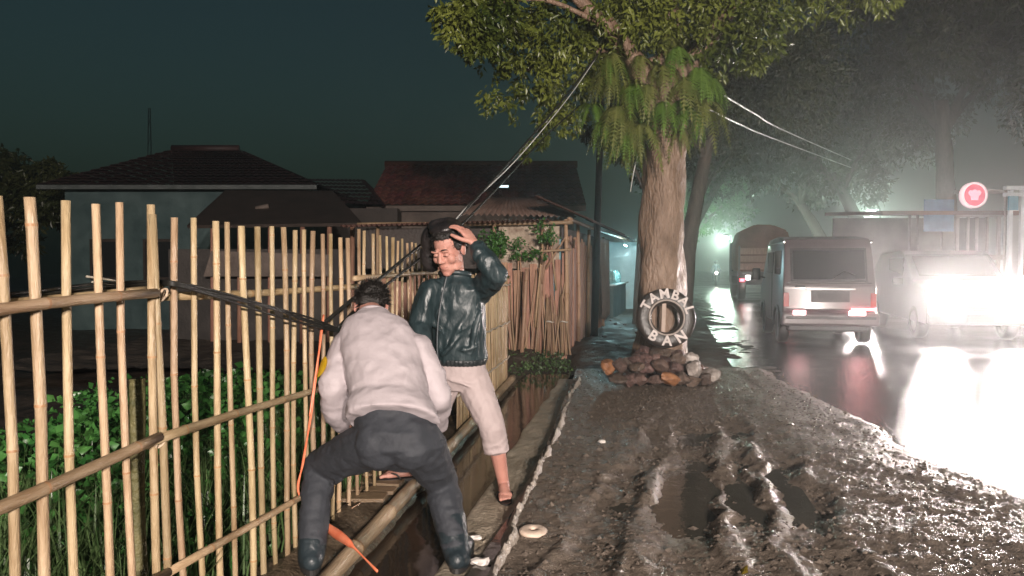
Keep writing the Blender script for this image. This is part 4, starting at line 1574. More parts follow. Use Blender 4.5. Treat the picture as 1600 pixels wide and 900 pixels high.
box(bm, pc, (.34, .26, .05), tmat, .01)
gt = obj('skylight', bm, M_dark, h4, smooth=False)
bm = bmesh.new()
box(bm, pc + sn * .028, (.28, .16, .012), tmat)
pn = obj('pane', bm, mat('lit_pane', (.6, .7, .7), None, emit=(.75, .95, 1.0), es=2.0), None, smooth=False)
pn.parent = gt
pn.data.transform(Matrix.Translation(h4.location).inverted())

# ------------------------------------------------------------------ bamboo shed along the path
sh = thing('bamboo_shed', 'ramshackle shed of upright boards and bamboo with a rusty corrugated roof edge', 'shed', (.4, 12, 0))
SA, SU_ = Vector((.86, 12.0, 0)), Vector((.2404, .9707, 0))
# front wall of boards
x = -2.4
k = 0
while x < .84:
    w_ = random.uniform(.06, .13)
    h = random.uniform(1.25, 1.55) if x > -.2 else random.uniform(1.0, 1.35)
    if x > .45:
        h = random.uniform(1.5, 1.75)
    bm = bmesh.new()
    box(bm, (x + w_ / 2, 12.02 + random.uniform(-.02, .02), h / 2 - .08), (w_ * .93, .022, h + .16), Matrix.Rotation(random.uniform(-.03, .03), 3, 'Y') @ Matrix.Rotation(random.uniform(-.06, .06), 3, 'X'), .003)
    obj('board', bm, M_woodred, sh, smooth=False)
    x += w_ + random.uniform(0, .012)
    k += 1
# side wall along the path
s = .05
while s < 4.9:
    w_ = random.uniform(.09, .17)
    p = SA + SU_ * (s + w_ / 2)
    h = 1.75 + random.uniform(-.12, .18)
    bm = bmesh.new()
    box(bm, (p.x + random.uniform(-.02, .02), p.y, h / 2 - .08), (.025, w_ * .93, h + .16), Matrix.Rotation(-.2428, 3, 'Z') @ Matrix.Rotation(random.uniform(-.025, .025), 3, 'X'), .003)
    obj('board', bm, M_woodred, sh, smooth=False)
    s += w_ + random.uniform(0, .02)
bm = bmesh.new()
box(bm, (-1.32, 12.12, 1.68), (2.16, .03, .66), bev=.004)
obj('upper_panel', bm, M_dark, sh, smooth=False)
bm = bmesh.new()
box(bm, (.28, 12.12, 1.7), (1.0, .03, .7), bev=.004)
obj('upper_panel', bm, mat('flaking_plaster', (0.2, 0.13, 0.09), (0.62, 0.52, 0.40), 5.5, .7, .5, 25, detail=8), sh, smooth=False)
bm = bmesh.new()
p = SA + SU_ * 2.45
box(bm, (p.x - .06, p.y, 1.0), (.02, 4.9, 2.05), Matrix.Rotation(-.2428, 3, 'Z'))  # dark sheet added behind the side boards to block light through the wall
obj('light_block_panel', bm, M_dark, sh, smooth=False)
for q, (s, z) in enumerate([(0, 2.15), (1.2, 2.15), (2.4, 2.1), (3.6, 2.1), (4.9, 2.05)]):
    p = SA + SU_ * s + Vector((.04, -.02, 0))
    cane('pole', p, p + Vector((random.uniform(-.03, .03), 0, z)), .035, .032, sh, 700 + q, .4, .006, (M_bam_old, M_node))
for q, x in enumerate((-2.2, -1.3, -.35, .42)):
    cane('pole', (x, 11.95, 0), (x + random.uniform(-.08, .08), 11.95, 2.05), .032, .03, sh, 710 + q, .4, .006, (M_bam_old, M_node))
cane('beam', (-2.5, 11.93, 2.06), (.98, 11.93, 2.10), .035, .032, sh, 720, .4, .004, (M_bam_old, M_node))
cane('beam', (.35, 11.9, 1.62), SA + Vector((.1, -.08, 1.66)), .022, .02, sh, 721, .4, .004, (M_bam_old, M_node))
p = SA + Vector((.07, 0, 2.16))
cane('beam', p, p + SU_ * 11, .035, .03, sh, 722, .4, .004, (M_bam_old, M_node))
for q, (a, b) in enumerate([((.48, 11.92, 1.1), (.62, 11.92, 2.0)), ((.72, 11.92, 1.0), (.60, 11.92, 2.0)), ((.55, 11.92, 1.35), (.86, 11.92, 1.85)), ((.38, 11.9, .4), (.5, 11.9, 1.9))]):
    cane('brace', a, b, .018, .015, sh, 730 + q, .4, .006, (M_bam_old, M_node))


def corrugated(a, b, c, d, waves, amp=.02, th=.004):
    """corrugated sheet: a-b lower edge, d-c upper edge"""
    a, b, c, d = [Vector(q) for q in (a, b, c, d)]
    n = (b - a).cross(d - a).normalized()
    bm = bmesh.new()
    m = waves * 6
    up, dn = [], []
    for k in range(m + 1):
        u = k / m
        h = n * (amp * math.sin(u * waves * 6.283))
        up.append((bm.verts.new(a.lerp(b, u) + h), bm.verts.new(d.lerp(c, u) + h)))
        dn.append((bm.verts.new(a.lerp(b, u) + h - n * th), bm.verts.new(d.lerp(c, u) + h - n * th)))
    for k in range(m):
        bm.faces.new((up[k][0], up[k + 1][0], up[k + 1][1], up[k][1]))
        bm.faces.new((dn[k][0], dn[k][1], dn[k + 1][1], dn[k + 1][0]))
        bm.faces.new((up[k][0], dn[k][0], dn[k + 1][0], up[k + 1][0]))
    return bm


obj('roof_sheet', corrugated((-2.7, 11.55, 2.02), (.62, 11.55, 2.12), (.62, 14.2, 2.26), (-2.7, 14.2, 2.18), 42, .02), M_iron, sh)
obj('roof_sheet', corrugated((-.9, 12.6, 2.28), (1.1, 12.6, 2.24), (.45, 14.6, 2.72), (-.4, 14.6, 2.75), 20, .022), mat('brown_iron', (.11, .07, .055), (.2, .135, .11), 2, .45, .3, 20), sh)
q0 = SA + Vector((.42, -.35, 2.10))
q1 = q0 + SU_ * 5.5
obj('roof_sheet', corrugated(q1, q0, q0 + Vector((-.9, .22, .42)), q1 + Vector((-.9, .22, .42)), 50, .02), M_iron, sh)
q2 = q1 + SU_ * .04 + Vector((0, 0, -.03))
q3 = q2 + SU_ * 6
obj('roof_sheet', corrugated(q3, q2, q2 + Vector((-.9, .22, .42)), q3 + Vector((-.9, .22, .42)), 50, .02), M_dark, sh)
# cloth hung over the end of the side wall
p0, p1 = SA + SU_ * 3.4 + Vector((.12, 0, 0)), SA + SU_ * 4.7 + Vector((.16, 0, 0))
bm = bmesh.new()
R0 = []
for i_ in range(13):
    u = i_ / 12
    row = []
    for j_ in range(15):
        v_ = j_ / 14
        p = p0.lerp(p1, u) + Vector((0.03 * math.sin(u * 14 + v_ * 2) + .05 * v_, 0, 1.98 - v_ * (1.55 + .22 * math.sin(u * 3.1))))
        row.append(bm.verts.new(p))
    R0.append(row)
for i_ in range(12):
    for j_ in range(14):
        bm.faces.new((R0[i_][j_], R0[i_ + 1][j_], R0[i_ + 1][j_ + 1], R0[i_][j_ + 1]))
bmesh.ops.solidify(bm, geom=bm.faces[:], thickness=.008)
tag(obj('tarpaulin', bm, mat('dingy_tarp', (.38, .25, .2), (.52, .38, .31), 4, .5, .3, 20)), 'dingy pinkish tarpaulin hanging at the far end of the bamboo shed wall', 'tarpaulin')

# poles and bundled sticks leaning outside
for q, (xt, yt, Yt, xb, yb, r) in enumerate([(823, 420, 11.5, 815, 556, .032), (848, 400, 11.6, 833, 520, .022), (864, 380, 11.75, 851, 500, .02), (900, 372, 11.8, 890, 480, .022)]):
    a = G(xb, yb)
    tag(cane('pole', a, P(xt, yt, Yt), r, r * .9, None, 740 + q, .45, .004, (M_bam_old, M_node)),
        ['thickest bamboo pole standing upright in the weeds before the shed', 'thin leaning bamboo pole just right of the thickest pole', 'thin bamboo pole leaning on the shed boards near the corner',
         'thin bamboo pole leaning on the shed corner by the stick bundles'][q], 'pole', 'poles leaning on the shed')
for q, (x, y, nst) in enumerate([(884, 500, 14), (862, 492, 11)]):
    b0 = G(x, y)
    b0.y = min(b0.y, 11.75)
    b0 = Vector(((x - 800) / F * 11.7, 11.7, 0))
    br = thing('stick_bundle', ['bundle of thin sticks tied with a white band leaning on the shed corner', 'smaller dark stick bundle left of the white-banded one'][q], 'bundle', b0, group='stick bundles by the shed')
    for j in range(nst):
        a = 6.283 * j / nst
        rr = random.uniform(.02, .13)
        cane('stick', b0 + Vector((math.cos(a) * rr, math.sin(a) * rr * .7, -.02)), b0 + Vector((math.cos(a + .5) * .035 - .03, .16 + math.sin(a) * .02, random.uniform(.75, .95))), .010, .007, br, 760 + j + 30 * q, .4, .01, (M_bam_old, M_node), 5)
    bm = bmesh.new()
    tube(bm, [b0 + Vector((-.02 + .055 * math.cos(t * .524), .10 + .055 * math.sin(t * .524), .50 + .01 * math.sin(t))) for t in range(13)], .012, 6, False)
    obj('band', bm, mat('white_band', (.6, .56, .5), None, rough=.5), br)

for q in range(16):
    x = random.uniform(-.2, .82)
    b_ = Vector((x, random.uniform(11.75, 11.95), -.05))
    cane('loose_pole', b_, b_ + Vector((random.uniform(-.22, .22), 12.0 - b_.y, random.uniform(.8, 1.75))), random.uniform(.012, .024), .012, sh, 800 + q, .4, .008, (M_bam_old, M_node), 6)
# lit stall at the end of the path
st = thing('stall', 'open roadside stall lit cyan inside beyond the bamboo shed', 'stall', (2.9, 19.5, 0))
p = SA + SU_ * 8.4
rotm = Matrix.Rotation(-.2428, 3, 'Z')
bm = bmesh.new()
box(bm, p + Vector((-1.4, .35, 1.0)), (.05, 6.6, 2.2), rotm)
obj('back_wall', bm, mat('stall_wall', (.25, .36, .38), (.45, .58, .6), 2, .6), st, smooth=False)
bm = bmesh.new()
box(bm, p + Vector((.25, 3.6, 1.05)), (3.0, .05, 2.2), rotm)
obj('end_wall', bm, mat('stall_end', (.35, .5, .52), (.5, .66, .68), 2, .6), st, smooth=False)
bm = bmesh.new()
box(bm, p + Vector((-.1, .8, .42)), (.6, 3.6, .9), rotm, .02)
obj('counter', bm, M_teal, st, smooth=False)
bm = bmesh.new()
box(bm, p + Vector((-.1, .8, .89)), (.75, 3.8, .04), rotm, .01)
obj('counter_top', bm, mat('pale_top', (.5, .58, .58), (.6, .68, .68), 4, .3), st, smooth=False)
for q in range(5):
    bm = bmesh.new()
    c0 = p + Vector((-.05, .2, 0)) + SU_ * (-.9 + q * .55)
    lathe(bm, [(0, .912), (.05, .912), (.06, 1.0), (.06, 1.12), (.03, 1.2), (.02, 1.26), (0, 1.26)], 12, Matrix.Translation((c0.x, c0.y, 0)))
    tag(obj('bottle', bm, mat('bottle_glass', (.2, .35, .35), None, rough=.15)), 'small bottle standing on the counter of the lit stall', 'bottle', 'bottles on the stall counter')
bm = bmesh.new()
tube(bm, [p + Vector((.1, -.6, 1.95)), p + Vector((.35, .6, 1.95))], .02, 8)
obj('tube_lamp', bm, mat('tube_light', (.8, .9, .9), None, emit=(.6, .95, 1.0), es=14), st)
lamp('stall_light', p + Vector((.3, .1, 1.75)), 130, (.55, .95, 1.0), .15)

# utility pole and a mast
bm = bmesh.new()
tube(bm, [(1.62, 14.5, -.1), (1.70, 14.5, 3), (1.78, 14.5, 6.2)], [.075, .065, .055], 10)
tag(obj('utility_pole', bm, M_dark), 'thin dark utility pole rising behind the bamboo shed', 'pole')
mst = thing('radio_mast', 'faint lattice mast far off above the hipped roof', 'mast', (-44, 90, 0))
for dx, dy in ((-.5, -.4), (.5, -.4), (0, .5)):
    bm = bmesh.new()
    tube(bm, [(-44 + dx, 90 + dy, 0), (-44 + dx * .2, 90 + dy * .2, 20.5)], .06, 5)
    obj('leg', bm, M_dark, mst)
for z in range(2, 20, 2):
    bm = bmesh.new()
    k_ = 1 - z / 20.5 * .8
    tube(bm, [(-44 - .5 * k_, 90 - .4 * k_, z), (-44 + .5 * k_, 90 - .4 * k_, z + 1.6)], .04, 4)
    obj('brace', bm, M_dark, mst)

# ------------------------------------------------------------------ tyre sign, stones, small litter
ts = thing('tyre_sign', 'old tyre with white cut-out letters propped on stones against the big trunk', 'sign', P(1040, 530, 8.72))
tc = P(1040, 497, 8.70)
Mt = Matrix.Translation(tc) @ Matrix.Rotation(R(90 - 10), 4, 'X')
bm = bmesh.new()
prof = []
for k in range(25):
    a = 2 * math.pi * k / 24
    x, y = math.cos(a), math.sin(a)
    prof.append((.262 + .092 * math.copysign(abs(x) ** .7, x), .075 * math.copysign(abs(y) ** .7, y)))
rings = []
seg = 48
for r, z in prof[:-1]:
    rings.append([bm.verts.new(Mt @ Vector((r * math.cos(6.2832 * q / seg), r * math.sin(6.2832 * q / seg), z))) for q in range(seg)])
for i_ in range(24):
    for q in range(seg):
        bm.faces.new((rings[i_][q], rings[i_][(q + 1) % seg], rings[(i_ + 1) % 24][(q + 1) % seg], rings[(i_ + 1) % 24][q]))
obj('tyre', bm, mat('tyre_rubber', (0.022, 0.018, 0.016), (0.055, 0.044, 0.038), 8, 0.35, 0.3, 40), ts)
bm = bmesh.new()
tube(bm, [Mt @ Vector((.205 * math.cos(6.2832 * q / 40), .205 * math.sin(6.2832 * q / 40), .07)) for q in range(41)], .012, 6, False)
obj('bead', bm, mat('pale_rubber', (0.3, 0.25, 0.22), (.42, .36, .32), 8, .4), ts)
M_letter = mat('letter_white', (0.48, 0.42, 0.39), (0.74, 0.66, 0.63), 9, 0.5, .2, 40)


def letter(ch, ang, flip, size, rad=.275):
    cu = bpy.data.curves.new('letter', 'FONT')
    cu.body = ch
    cu.size = size
    cu.extrude = .006
    cu.offset = .0045
    cu.align_x = 'CENTER'
    cu.align_y = 'CENTER'
    cu.resolution_u = 3
    o = bpy.data.objects.new('t', cu)
    C.objects.link(o)
    dg = bpy.context.evaluated_depsgraph_get()
    dg.update()
    me = bpy.data.meshes.new_from_object(o.evaluated_get(dg))
    bpy.data.objects.remove(o)
    bpy.data.curves.remove(cu)
    a = R(ang)
    me.transform(Mt @ Matrix.Translation((rad * math.cos(a), rad * math.sin(a), .088)) @ Matrix.Rotation(a + (math.pi / 2 if flip else -math.pi / 2) + random.uniform(-.06, .06), 4, 'Z'))
    me.materials.clear()
    obj('letter', me, M_letter, ts, smooth=False)


for ch, a in zip('TAMBAL', (150, 124, 95, 68, 43, 19)):
    letter(ch, a, False, .156)
for ch, a in zip('BAN', (232, 268, 304)):
    letter(ch, a, True, .165, .28)
bm = bmesh.new()
box(bm, Mt @ Vector((-.02, -.02, -.03)), (.05, .03, .62), Matrix.Rotation(.03, 3, 'Y'), .006)
obj('stick', bm, mat('pale_wood', (.38, .28, .22), (.5, .38, .31), 5, .5), ts, smooth=False)

M_stone = mat('stone', (0.05, 0.033, 0.027), (0.16, 0.10, 0.08), 9, 0.42, 0.9, 45, rand=.45, rough2=.7)
M_stone_o = mat('orange_stone', (0.20, 0.085, 0.04), (0.40, 0.19, 0.09), 9, 0.5, 0.8, 30)
M_stone_w = mat('streaked_stone', (0.09, 0.07, 0.06), (0.5, 0.44, 0.4), 6, 0.4, 0.4, 30)


def stone(c, r, label, m=M_stone, group='stones piled at the foot of the big tree', seed=0):
    bm = bmesh.new()
    bmesh.ops.create_icosphere(bm, subdivisions=3, radius=1.0)
    rnd = random.Random(seed)
    co = np.array([v.co for v in bm.verts])
    s_ = rnd.uniform(0, 50)
    nz = fbm(co[:, 0] * 1.1 + s_, co[:, 1] * 1.1, co[:, 2] * 1.1, oct=4, seed=seed)
    pl = [Vector((rnd.gauss(0, 1), rnd.gauss(0, 1), rnd.gauss(0, 1))).normalized() for q in range(11)]
    rot = Matrix.Rotation(rnd.uniform(-.5, .5), 3, 'Z') @ Matrix.Rotation(rnd.uniform(-.3, .3), 3, 'X')
    for v, z in zip(bm.verts, nz):
        d = v.co.normalized()
        rr = min([1.15] + [.66 / max(.05, d.dot(p_)) for p_ in pl])
        v.co = d * rr * (1 + .12 * z)
        v.co = rot @ Vector((v.co.x * r[0], v.co.y * r[1], v.co.z * r[2]))
    o = obj('stone', bm, m, smooth=False)
    o.location = c
    return tag(o, label, 'stone', group)


k = 0
SL = 'dull brown stone heaped with others below the tyre sign'
for row, (y0, yd, n, x0, x1) in enumerate([(592, 8.15, 8, 955, 1110), (574, 8.35, 7, 965, 1100), (562, 8.50, 6, 985, 1085), (552, 8.64, 4, 995, 1070)]):
    for q in range(n):
        x = x0 + (x1 - x0) * (q + .5) / n + random.uniform(-5, 5)
        if row == 0 and abs(x - 1045) < 12:
            continue
        c = P(x, y0 + random.uniform(-3, 3), yd + random.uniform(-.05, .05))
        stone(c, (random.uniform(.09, .15), random.uniform(.09, .13), random.uniform(.06, .10)), SL, seed=900 + k)
        k += 1
for q in range(12):       # hidden core that carries the heap
    stone((tc.x + random.uniform(-.45, .5), 8.62 + random.uniform(-.1, .25), random.uniform(.02, .22)), (.2, .18, .15), SL, seed=960 + q)
stone(P(1045, 590, 8.05), (.13, .11, .085), 'flat orange stone at the front middle of the heap', M_stone_o, seed=981)
stone(P(952, 572, 8.45), (.12, .1, .10), 'orange-brown stone at the left end of the heap', M_stone_o, seed=982)
stone(P(1085, 578, 8.2), (.10, .09, .12), 'pointed white-streaked stone right of the orange one', M_stone_w, seed=983)
stone(P(1112, 588, 8.2), (.13, .10, .08), 'white-edged stone at the right end of the heap', M_stone_w, seed=984)
stone(P(1078, 560, 8.45), (.09, .09, .1), 'small pale stone leaning below the letter N', M_stone_w, seed=985)
for q in range(26):
    x, y = random.uniform(905, 1010), random.uniform(490, 545)
    stone(G(x, y, .02), (random.uniform(.04, .1), random.uniform(.04, .1), random.uniform(.02, .05)), 'small dark stone lying on the muddy path left of the tyre sign', M_stone, 'loose stones on the path', seed=1000 + q)

# pieces lying on the ground
bm = bmesh.new()
c = G(833, 833, .055)
Ml = Matrix.Translation(c) @ Matrix.Rotation(.5, 4, 'Z') @ Matrix.Rotation(.10, 4, 'X') @ Matrix.Diagonal((1.1, 1.0, 1, 1))
lathe(bm, [(.014, .012), (.014, .022), (.03, .026), (.052, .024), (.066, .016), (.066, .004), (.05, .0), (.014, .004), (.014, .012)], 26, Ml)
tag(obj('foam_ring', bm, mat('foam', (.55, .42, .33), (.68, .55, .45), 12, .6, .3, 40)), 'round pale foam ring with a hole lying by the concrete edge', 'litter')
for q, (x, y, lb) in enumerate([(1210, 815, 'small white lump of litter in a wheel rut'), (940, 690, 'pale crumpled scrap lying on the mud below the tree'), (752, 878, 'white crumpled scrap beside the boot on the ditch ledge'),
                                (232, 888, 'white scrap lying on the soil behind the bamboo fence'), (742, 840, 'dirty white shred stuck on the ledge beside the boot')]):
    bm = bmesh.new()
    s_ = [.016, .03, .05, .03, .03][q]
    vs = ell(bm, (0, 0, 0), (s_, s_ * .7, s_ * .4), sub=2)
    for v in vs:
        v.co *= random.uniform(.7, 1.35)
    o = tag(obj('litter_scrap', bm, mat('white_litter', (.6, .55, .5), (.75, .7, .66), 20, .5), smooth=False), lb, 'litter')
    o.location = G(x, y, (.02, .07, .02, .0, .02)[q])
bm = bmesh.new()
vs = [bm.verts.new(p) for p in ((-.03, 0, 0), (-.005, .018, .006), (.03, .002, .012), (.0, -.02, .004))]
bm.faces.new(vs)
bmesh.ops.solidify(bm, geom=bm.faces[:], thickness=.002)
o = tag(obj('fallen_leaf', bm, mat('yellow_leaf', (.7, .5, .05), (.8, .62, .1), 20, .5)), 'single yellow leaf lying on the mud at the bottom edge', 'leaf')
o.location = G(1163, 893, .06)
o.rotation_euler = (0, -.4, .6)

# ------------------------------------------------------------------ weeds
def blades(n, posf, hmin, hmax, wd, rng, lean=.5):
    p = posf(n)
    h = rng.uniform(hmin, hmax, n)
    a = rng.uniform(0, 6.283, n)
    ln = rng.uniform(.1, lean, n) * h
    s = np.stack([-np.sin(a), np.cos(a), 0 * a], 1) * wd
    d = np.stack([np.cos(a), np.sin(a), 0 * a], 1)
    up = np.array([0, 0, 1.0])
    m = p + d * (ln * .3)[:, None] + up * (h * .6)[:, None]
    t = p + d * ln[:, None] + up * (h * .92)[:, None]
    v = np.stack([p - s, p + s, m + s * .8, m - s * .8, t], 1).reshape(-1, 3)
    k = np.arange(n) * 5
    f = [tuple(q) for q in np.stack([k, k + 1, k + 2, k + 3], 1)] + [tuple(q) for q in np.stack([k + 3, k + 2, k + 4], 1)]
    return mesh_np('blades', v.tolist(), [tuple(int(z) for z in q) for q in f])


rg = np.random.default_rng(5)


def field_pts(n, s0, s1, d0, d1):
    s = rg.uniform(s0, s1, n)
    d = rg.uniform(0, 1, n) ** .7 * (d1 - d0) + d0
    x = FA[0] + UM[0] * s - UM[1] * d
    y = FA[1] + UM[1] * s + UM[0] * d
    return s, d, x, y


def hump(s, d):
    h = np.interp(s, [-1.5, -.6, .3, .7, 1.2, 2.2, 3.6], [.40, .48, .45, .50, .62, .74, .7]) * np.interp(d, [.15, .5, 1.1, 2.4], [.15, .5, .95, .8])
    return h * (1 + .25 * vnoise(s * 2.3, d * 2.3, seed=77))


s, d, x, y = field_pts(15000, -1.6, 4.0, .22, 2.6)
H = hump(s, d)
z = -.14 + H * rg.uniform(.35, 1.02, len(s))
cen = np.stack([x, y, z], 1)
dr = np.stack([rg.normal(size=len(s)) * .8 + .5, rg.normal(size=len(s)) * .8 - .5, rg.uniform(-.9, .5, len(s))], 1)
lf = leaves_mesh(cen, dr, rg.uniform(.025, .085, len(s)), .8, .3, rg)
o = obj('weeds', lf, M_weed, smooth=False)
tag(o, 'dense mass of green creeping weeds growing behind the bamboo fence', 'weeds')
o['kind'] = 'stuff'


def gp(n):
    s, d, x, y = field_pts(n, -1.6, 3.6, .05, 1.9)
    return np.stack([x, y, np.full(n, -.16)], 1)


o = obj('grass', blades(11000, gp, .15, .68, .006, rg, .8), M_grass, smooth=False)
tag(o, 'long grass blades low among the weeds behind the fence', 'grass')
o['kind'] = 'stuff'


def gp2(n):
    q = rg.uniform(0, 1, n)
    x = rg.uniform(-.4, 0.85, n)
    y = rg.uniform(9.6, 11.9, n)
    return np.stack([x, y, np.full(n, -.05)], 1)


cen = gp2(1300)
cen[:, 2] += rg.uniform(0, .13, 1300) * (1.1 - (cen[:, 0] + .4) / 2)
o = obj('ground_weeds', leaves_mesh(cen, rg.normal(size=(1300, 3)) + np.array([0, 0, .5]), rg.uniform(.02, .06, 1300), .6, .3, rg), M_grass, smooth=False)
tag(o, 'low weeds on the ground in front of the bamboo shed', 'weeds')
o['kind'] = 'stuff'
# vine climbing the front of the shed
cl = [(P(770, 375, 11.4), .22, 420), (P(765, 400, 11.5), .2, 320), (P(800, 385, 11.7), .2, 200), (P(850, 360, 11.6), .25, 260), (P(838, 400, 11.8), .2, 160), (P(780, 425, 11.6), .16, 160)]
cen, dr = clump_points(cl)
vb = thing('vine', 'green vine bush climbing the front of the bamboo shed beside the man', 'vine', P(770, 540, 11.5))
obj('foliage', leaves_mesh(cen, dr, RNG.uniform(.03, .08, len(cen)), .6), M_leaf_green, vb, smooth=False)
bm = bmesh.new()
tube(bm, curve_pts([P(772, 540, 11.6), P(765, 460, 11.6), P(772, 380, 11.5)], 10), .015, 6)
obj('stem', bm, M_bark_dark, vb)

# ------------------------------------------------------------------ cables and cord
M_cable = mat('black_cable', (0.010, 0.010, 0.009), (0.022, 0.022, 0.019), 20, 0.5, spec=.3)


def cable(name, pts, r, label, cat, m=M_cable, group=None, n=50, seg=7):
    bm = bmesh.new()
    tube(bm, curve_pts(pts, n), r, seg)
    return tag(obj(name, bm, m), label, cat, group)


cable('cable', [P(946, 70, 9.1), P(880, 155, 8.2), P(800, 248, 7.0), P(715, 340, 5.6), P(655, 385, 4.9), P(590, 438, 4.35), P(545, 472, 4.0), P(498, 512, 3.70)], .011,
      'upper black cable slanting down from the tree crown past the man\'s hood', 'cable', group='fallen cables')
cable('cable', [P(905, 165, 9.2), P(850, 215, 8.4), P(790, 280, 7.0), P(722, 350, 5.6), P(680, 385, 4.95), P(610, 440, 4.45), P(560, 480, 4.12), P(528, 512, 3.85)], .009,
      'lower black cable slanting down from the trunk side behind the man\'s head', 'cable', group='fallen cables')
cable('cable', [P(948, 66, 9.2), P(890, 150, 8.3), P(810, 246, 7.1), P(735, 318, 5.9), P(700, 355, 5.3), P(650, 395, 4.9)], .005, 'thin pale wire running beside the upper slanting cable', 'cable',
      mat('pale_wire', (.5, .5, .48), (.6, .6, .58), 9, .3), 'fallen cables')
for q in range(4):
    dy = (-9, -1, 6, 14)[q]
    cable('cable', [P(-60, 476 + dy, 1.84), P(60, 462 + dy * .8, 2.05), P(150, 450 + dy * .7, 2.32), P(232, 444 + dy * .5, 2.60), P(254, 442 + dy * .3, 2.60), P(272, 443 + dy * .2, 2.53),
                    P(330, 457 + dy * .45 * (1, -.6, 1.2, .7)[q], 2.75), P(420, 482 + dy * .6 * (.7, 1.3, -.5, 1)[q], 3.12), P(490, 503 + dy * .5, 3.5), P(530, 516 + dy * .2, 3.75)], .0052,
          ['topmost strand', 'second strand', 'third strand', 'lowest strand'][q] + ' of the black cable bundle threaded through the bamboo fence', 'cable', group='cable bundle through the fence')
for q in range(3):
    a = P(135 + q * 9, 432 + q * 9, 2.42)
    cable('loose_wire', [a, P(175, 438 + q * 7, 2.55), P(186 - q * 5, 442 + q * 6, 2.6)], .004, 'short bright wire end sticking out behind the left fence panel', 'wire', mat('bare_wire', (.45, .4, .32), (.6, .55, .45), 9, .35), 'loose wire ends', 10, 5)
cable('overhead_wire', [P(1132, 150, 9.0), P(1180, 178, 10.5), P(1228, 205, 12.5), P(1330, 250, 22)], .010, 'upper pale wire leaving the right side of the fern-hung trunk', 'wire', mat('pale_wire', (.5, .5, .48), None), 'wires right of the tree')
cable('overhead_wire', [P(1110, 172, 9.0), P(1160, 196, 10.5), P(1210, 217, 12.5), P(1330, 262, 22)], .010, 'lower pale wire leaving the right side of the fern-hung trunk', 'wire', mat('pale_wire', (.5, .5, .48), None), 'wires right of the tree')
cable('hanging_wire', [P(998, 235, 9.1), P(990, 270, 9.1), P(985, 300, 9.2)], .006, 'short wire dangling left of the big trunk', 'wire', mat('pale_wire', (.5, .5, .48), None))
M_orange = mat('orange_plastic', (0.66, 0.15, 0.07), (0.72, 0.24, 0.13), 20, 0.35)
bm = bmesh.new()
cp = curve_pts([P(505, 492, 3.68), P(497, 560, 3.55), P(487, 640, 3.48), P(474, 720, 3.52), P(466, 768, 3.52), P(488, 800, 3.54), P(515, 826, 3.46), P(545, 848, 3.30), P(590, 893, 3.10)], 60)
wd = [.004 + .003 * abs(math.sin(k * .5)) for k in range(61)]
for k in range(42, 54):
    wd[k] = .014 + .012 * math.sin((k - 42) / 12 * math.pi)
tube(bm, cp, wd, 6, sx=.35)
tag(obj('orange_cord', bm, M_orange), 'orange plastic cord tied to the fence and trailing over the bamboo beam', 'cord')
bm = bmesh.new()
tube(bm, curve_pts([P(506, 492, 3.66), P(500, 540, 3.56), P(491, 600, 3.5), P(484, 650, 3.46)], 20), .005, 6)
tag(obj('orange_cord', bm, M_orange), 'shorter strand of orange cord hanging beside the long one', 'cord')
# ------------------------------------------------------------------ vehicles
M_silver = mat('silver_paint', (0.09, 0.066, 0.072), (0.13, 0.098, 0.106), 1.5, 0.32, spec=.6, coat=.5)
M_vdark = mat('vehicle_plastic', (0.02, 0.02, 0.021), (0.035, 0.034, 0.035), 6, 0.45)
M_chrome = mat('chrome', (0.6, 0.6, 0.6), None, rough=.2, metal=1)
M_red = mat('tail_lamp', (.5, .02, .03), None, rough=.3, emit=(1, .08, .10), es=10)
M_redw = mat('bright_tail_lamp', (.6, .3, .3), None, rough=.3, emit=(1, .50, .50), es=22)
M_head = mat('headlight_glow', (.9, .9, .85), None, emit=(1, .95, .9), es=400)
M_plate = mat('number_plate', (.03, .03, .03), None, rough=.5)


def body_bm(profile, hw, tumble=.1, zb=1.0, bev=.05, seg=3):
    bm = bmesh.new()
    prism(bm, profile, 0, -hw, hw)
    for v in bm.verts:
        if v.co.z > zb:
            v.co.x *= 1 - (v.co.z - zb) * tumble
    bmesh.ops.recalc_face_normals(bm, faces=bm.faces)
    bmesh.ops.bevel(bm, geom=bm.edges[:], offset=bev, segments=seg, affect='EDGES', profile=.6, clamp_overlap=True)
    return bm


def lobj(name, bm, m, par, smooth=True):
    return obj(name, bm, m, par, world=False, smooth=smooth)


def wheel(par, x, y, r=.29, w=.17):
    bm = bmesh.new()
    M_ = Matrix.Translation((x, y, r)) @ Matrix.Rotation(R(90), 4, 'Y')
    lathe(bm, [(r * .6, -w / 2), (r * .92, -w / 2), (r, -w * .3), (r, w * .3), (r * .92, w / 2), (r * .6, w / 2), (r * .6, -w / 2)], 28, M_)
    wh = lobj('wheel', bm, M_rubber, par)
    bm = bmesh.new()
    s = 1 if x > 0 else -1
    lathe(bm, [(0, s * w * .38), (r * .2, s * w * .42), (r * .28, s * w * .25), (r * .55, s * w * .3), (r * .62, s * w * .42), (r * .62, -s * w * .2), (0, -s * w * .2)], 20, M_)
    lobj('rim', bm, mat('rim_steel', (.3, .3, .3), (.4, .4, .4), 8, .4, metal=.7), wh)
    return wh


vp = RD(1.12, 3.7)
vn = thing('van', 'silver minivan driving away on the wet road with glowing tail lamps', 'van', (vp.x, vp.y, .012), rz=-.2118)
pr = [(0.02, .34), (-.02, .56), (.03, .62), (.04, 1.02), (.22, 1.70), (.36, 1.86), (1.2, 1.93), (2.25, 1.90), (2.5, 1.78), (2.95, 1.10), (3.15, .98), (3.25, .70), (3.22, .34)]
lobj('body', body_bm(pr, .76, .085, 1.0, .045), M_silver, vn)


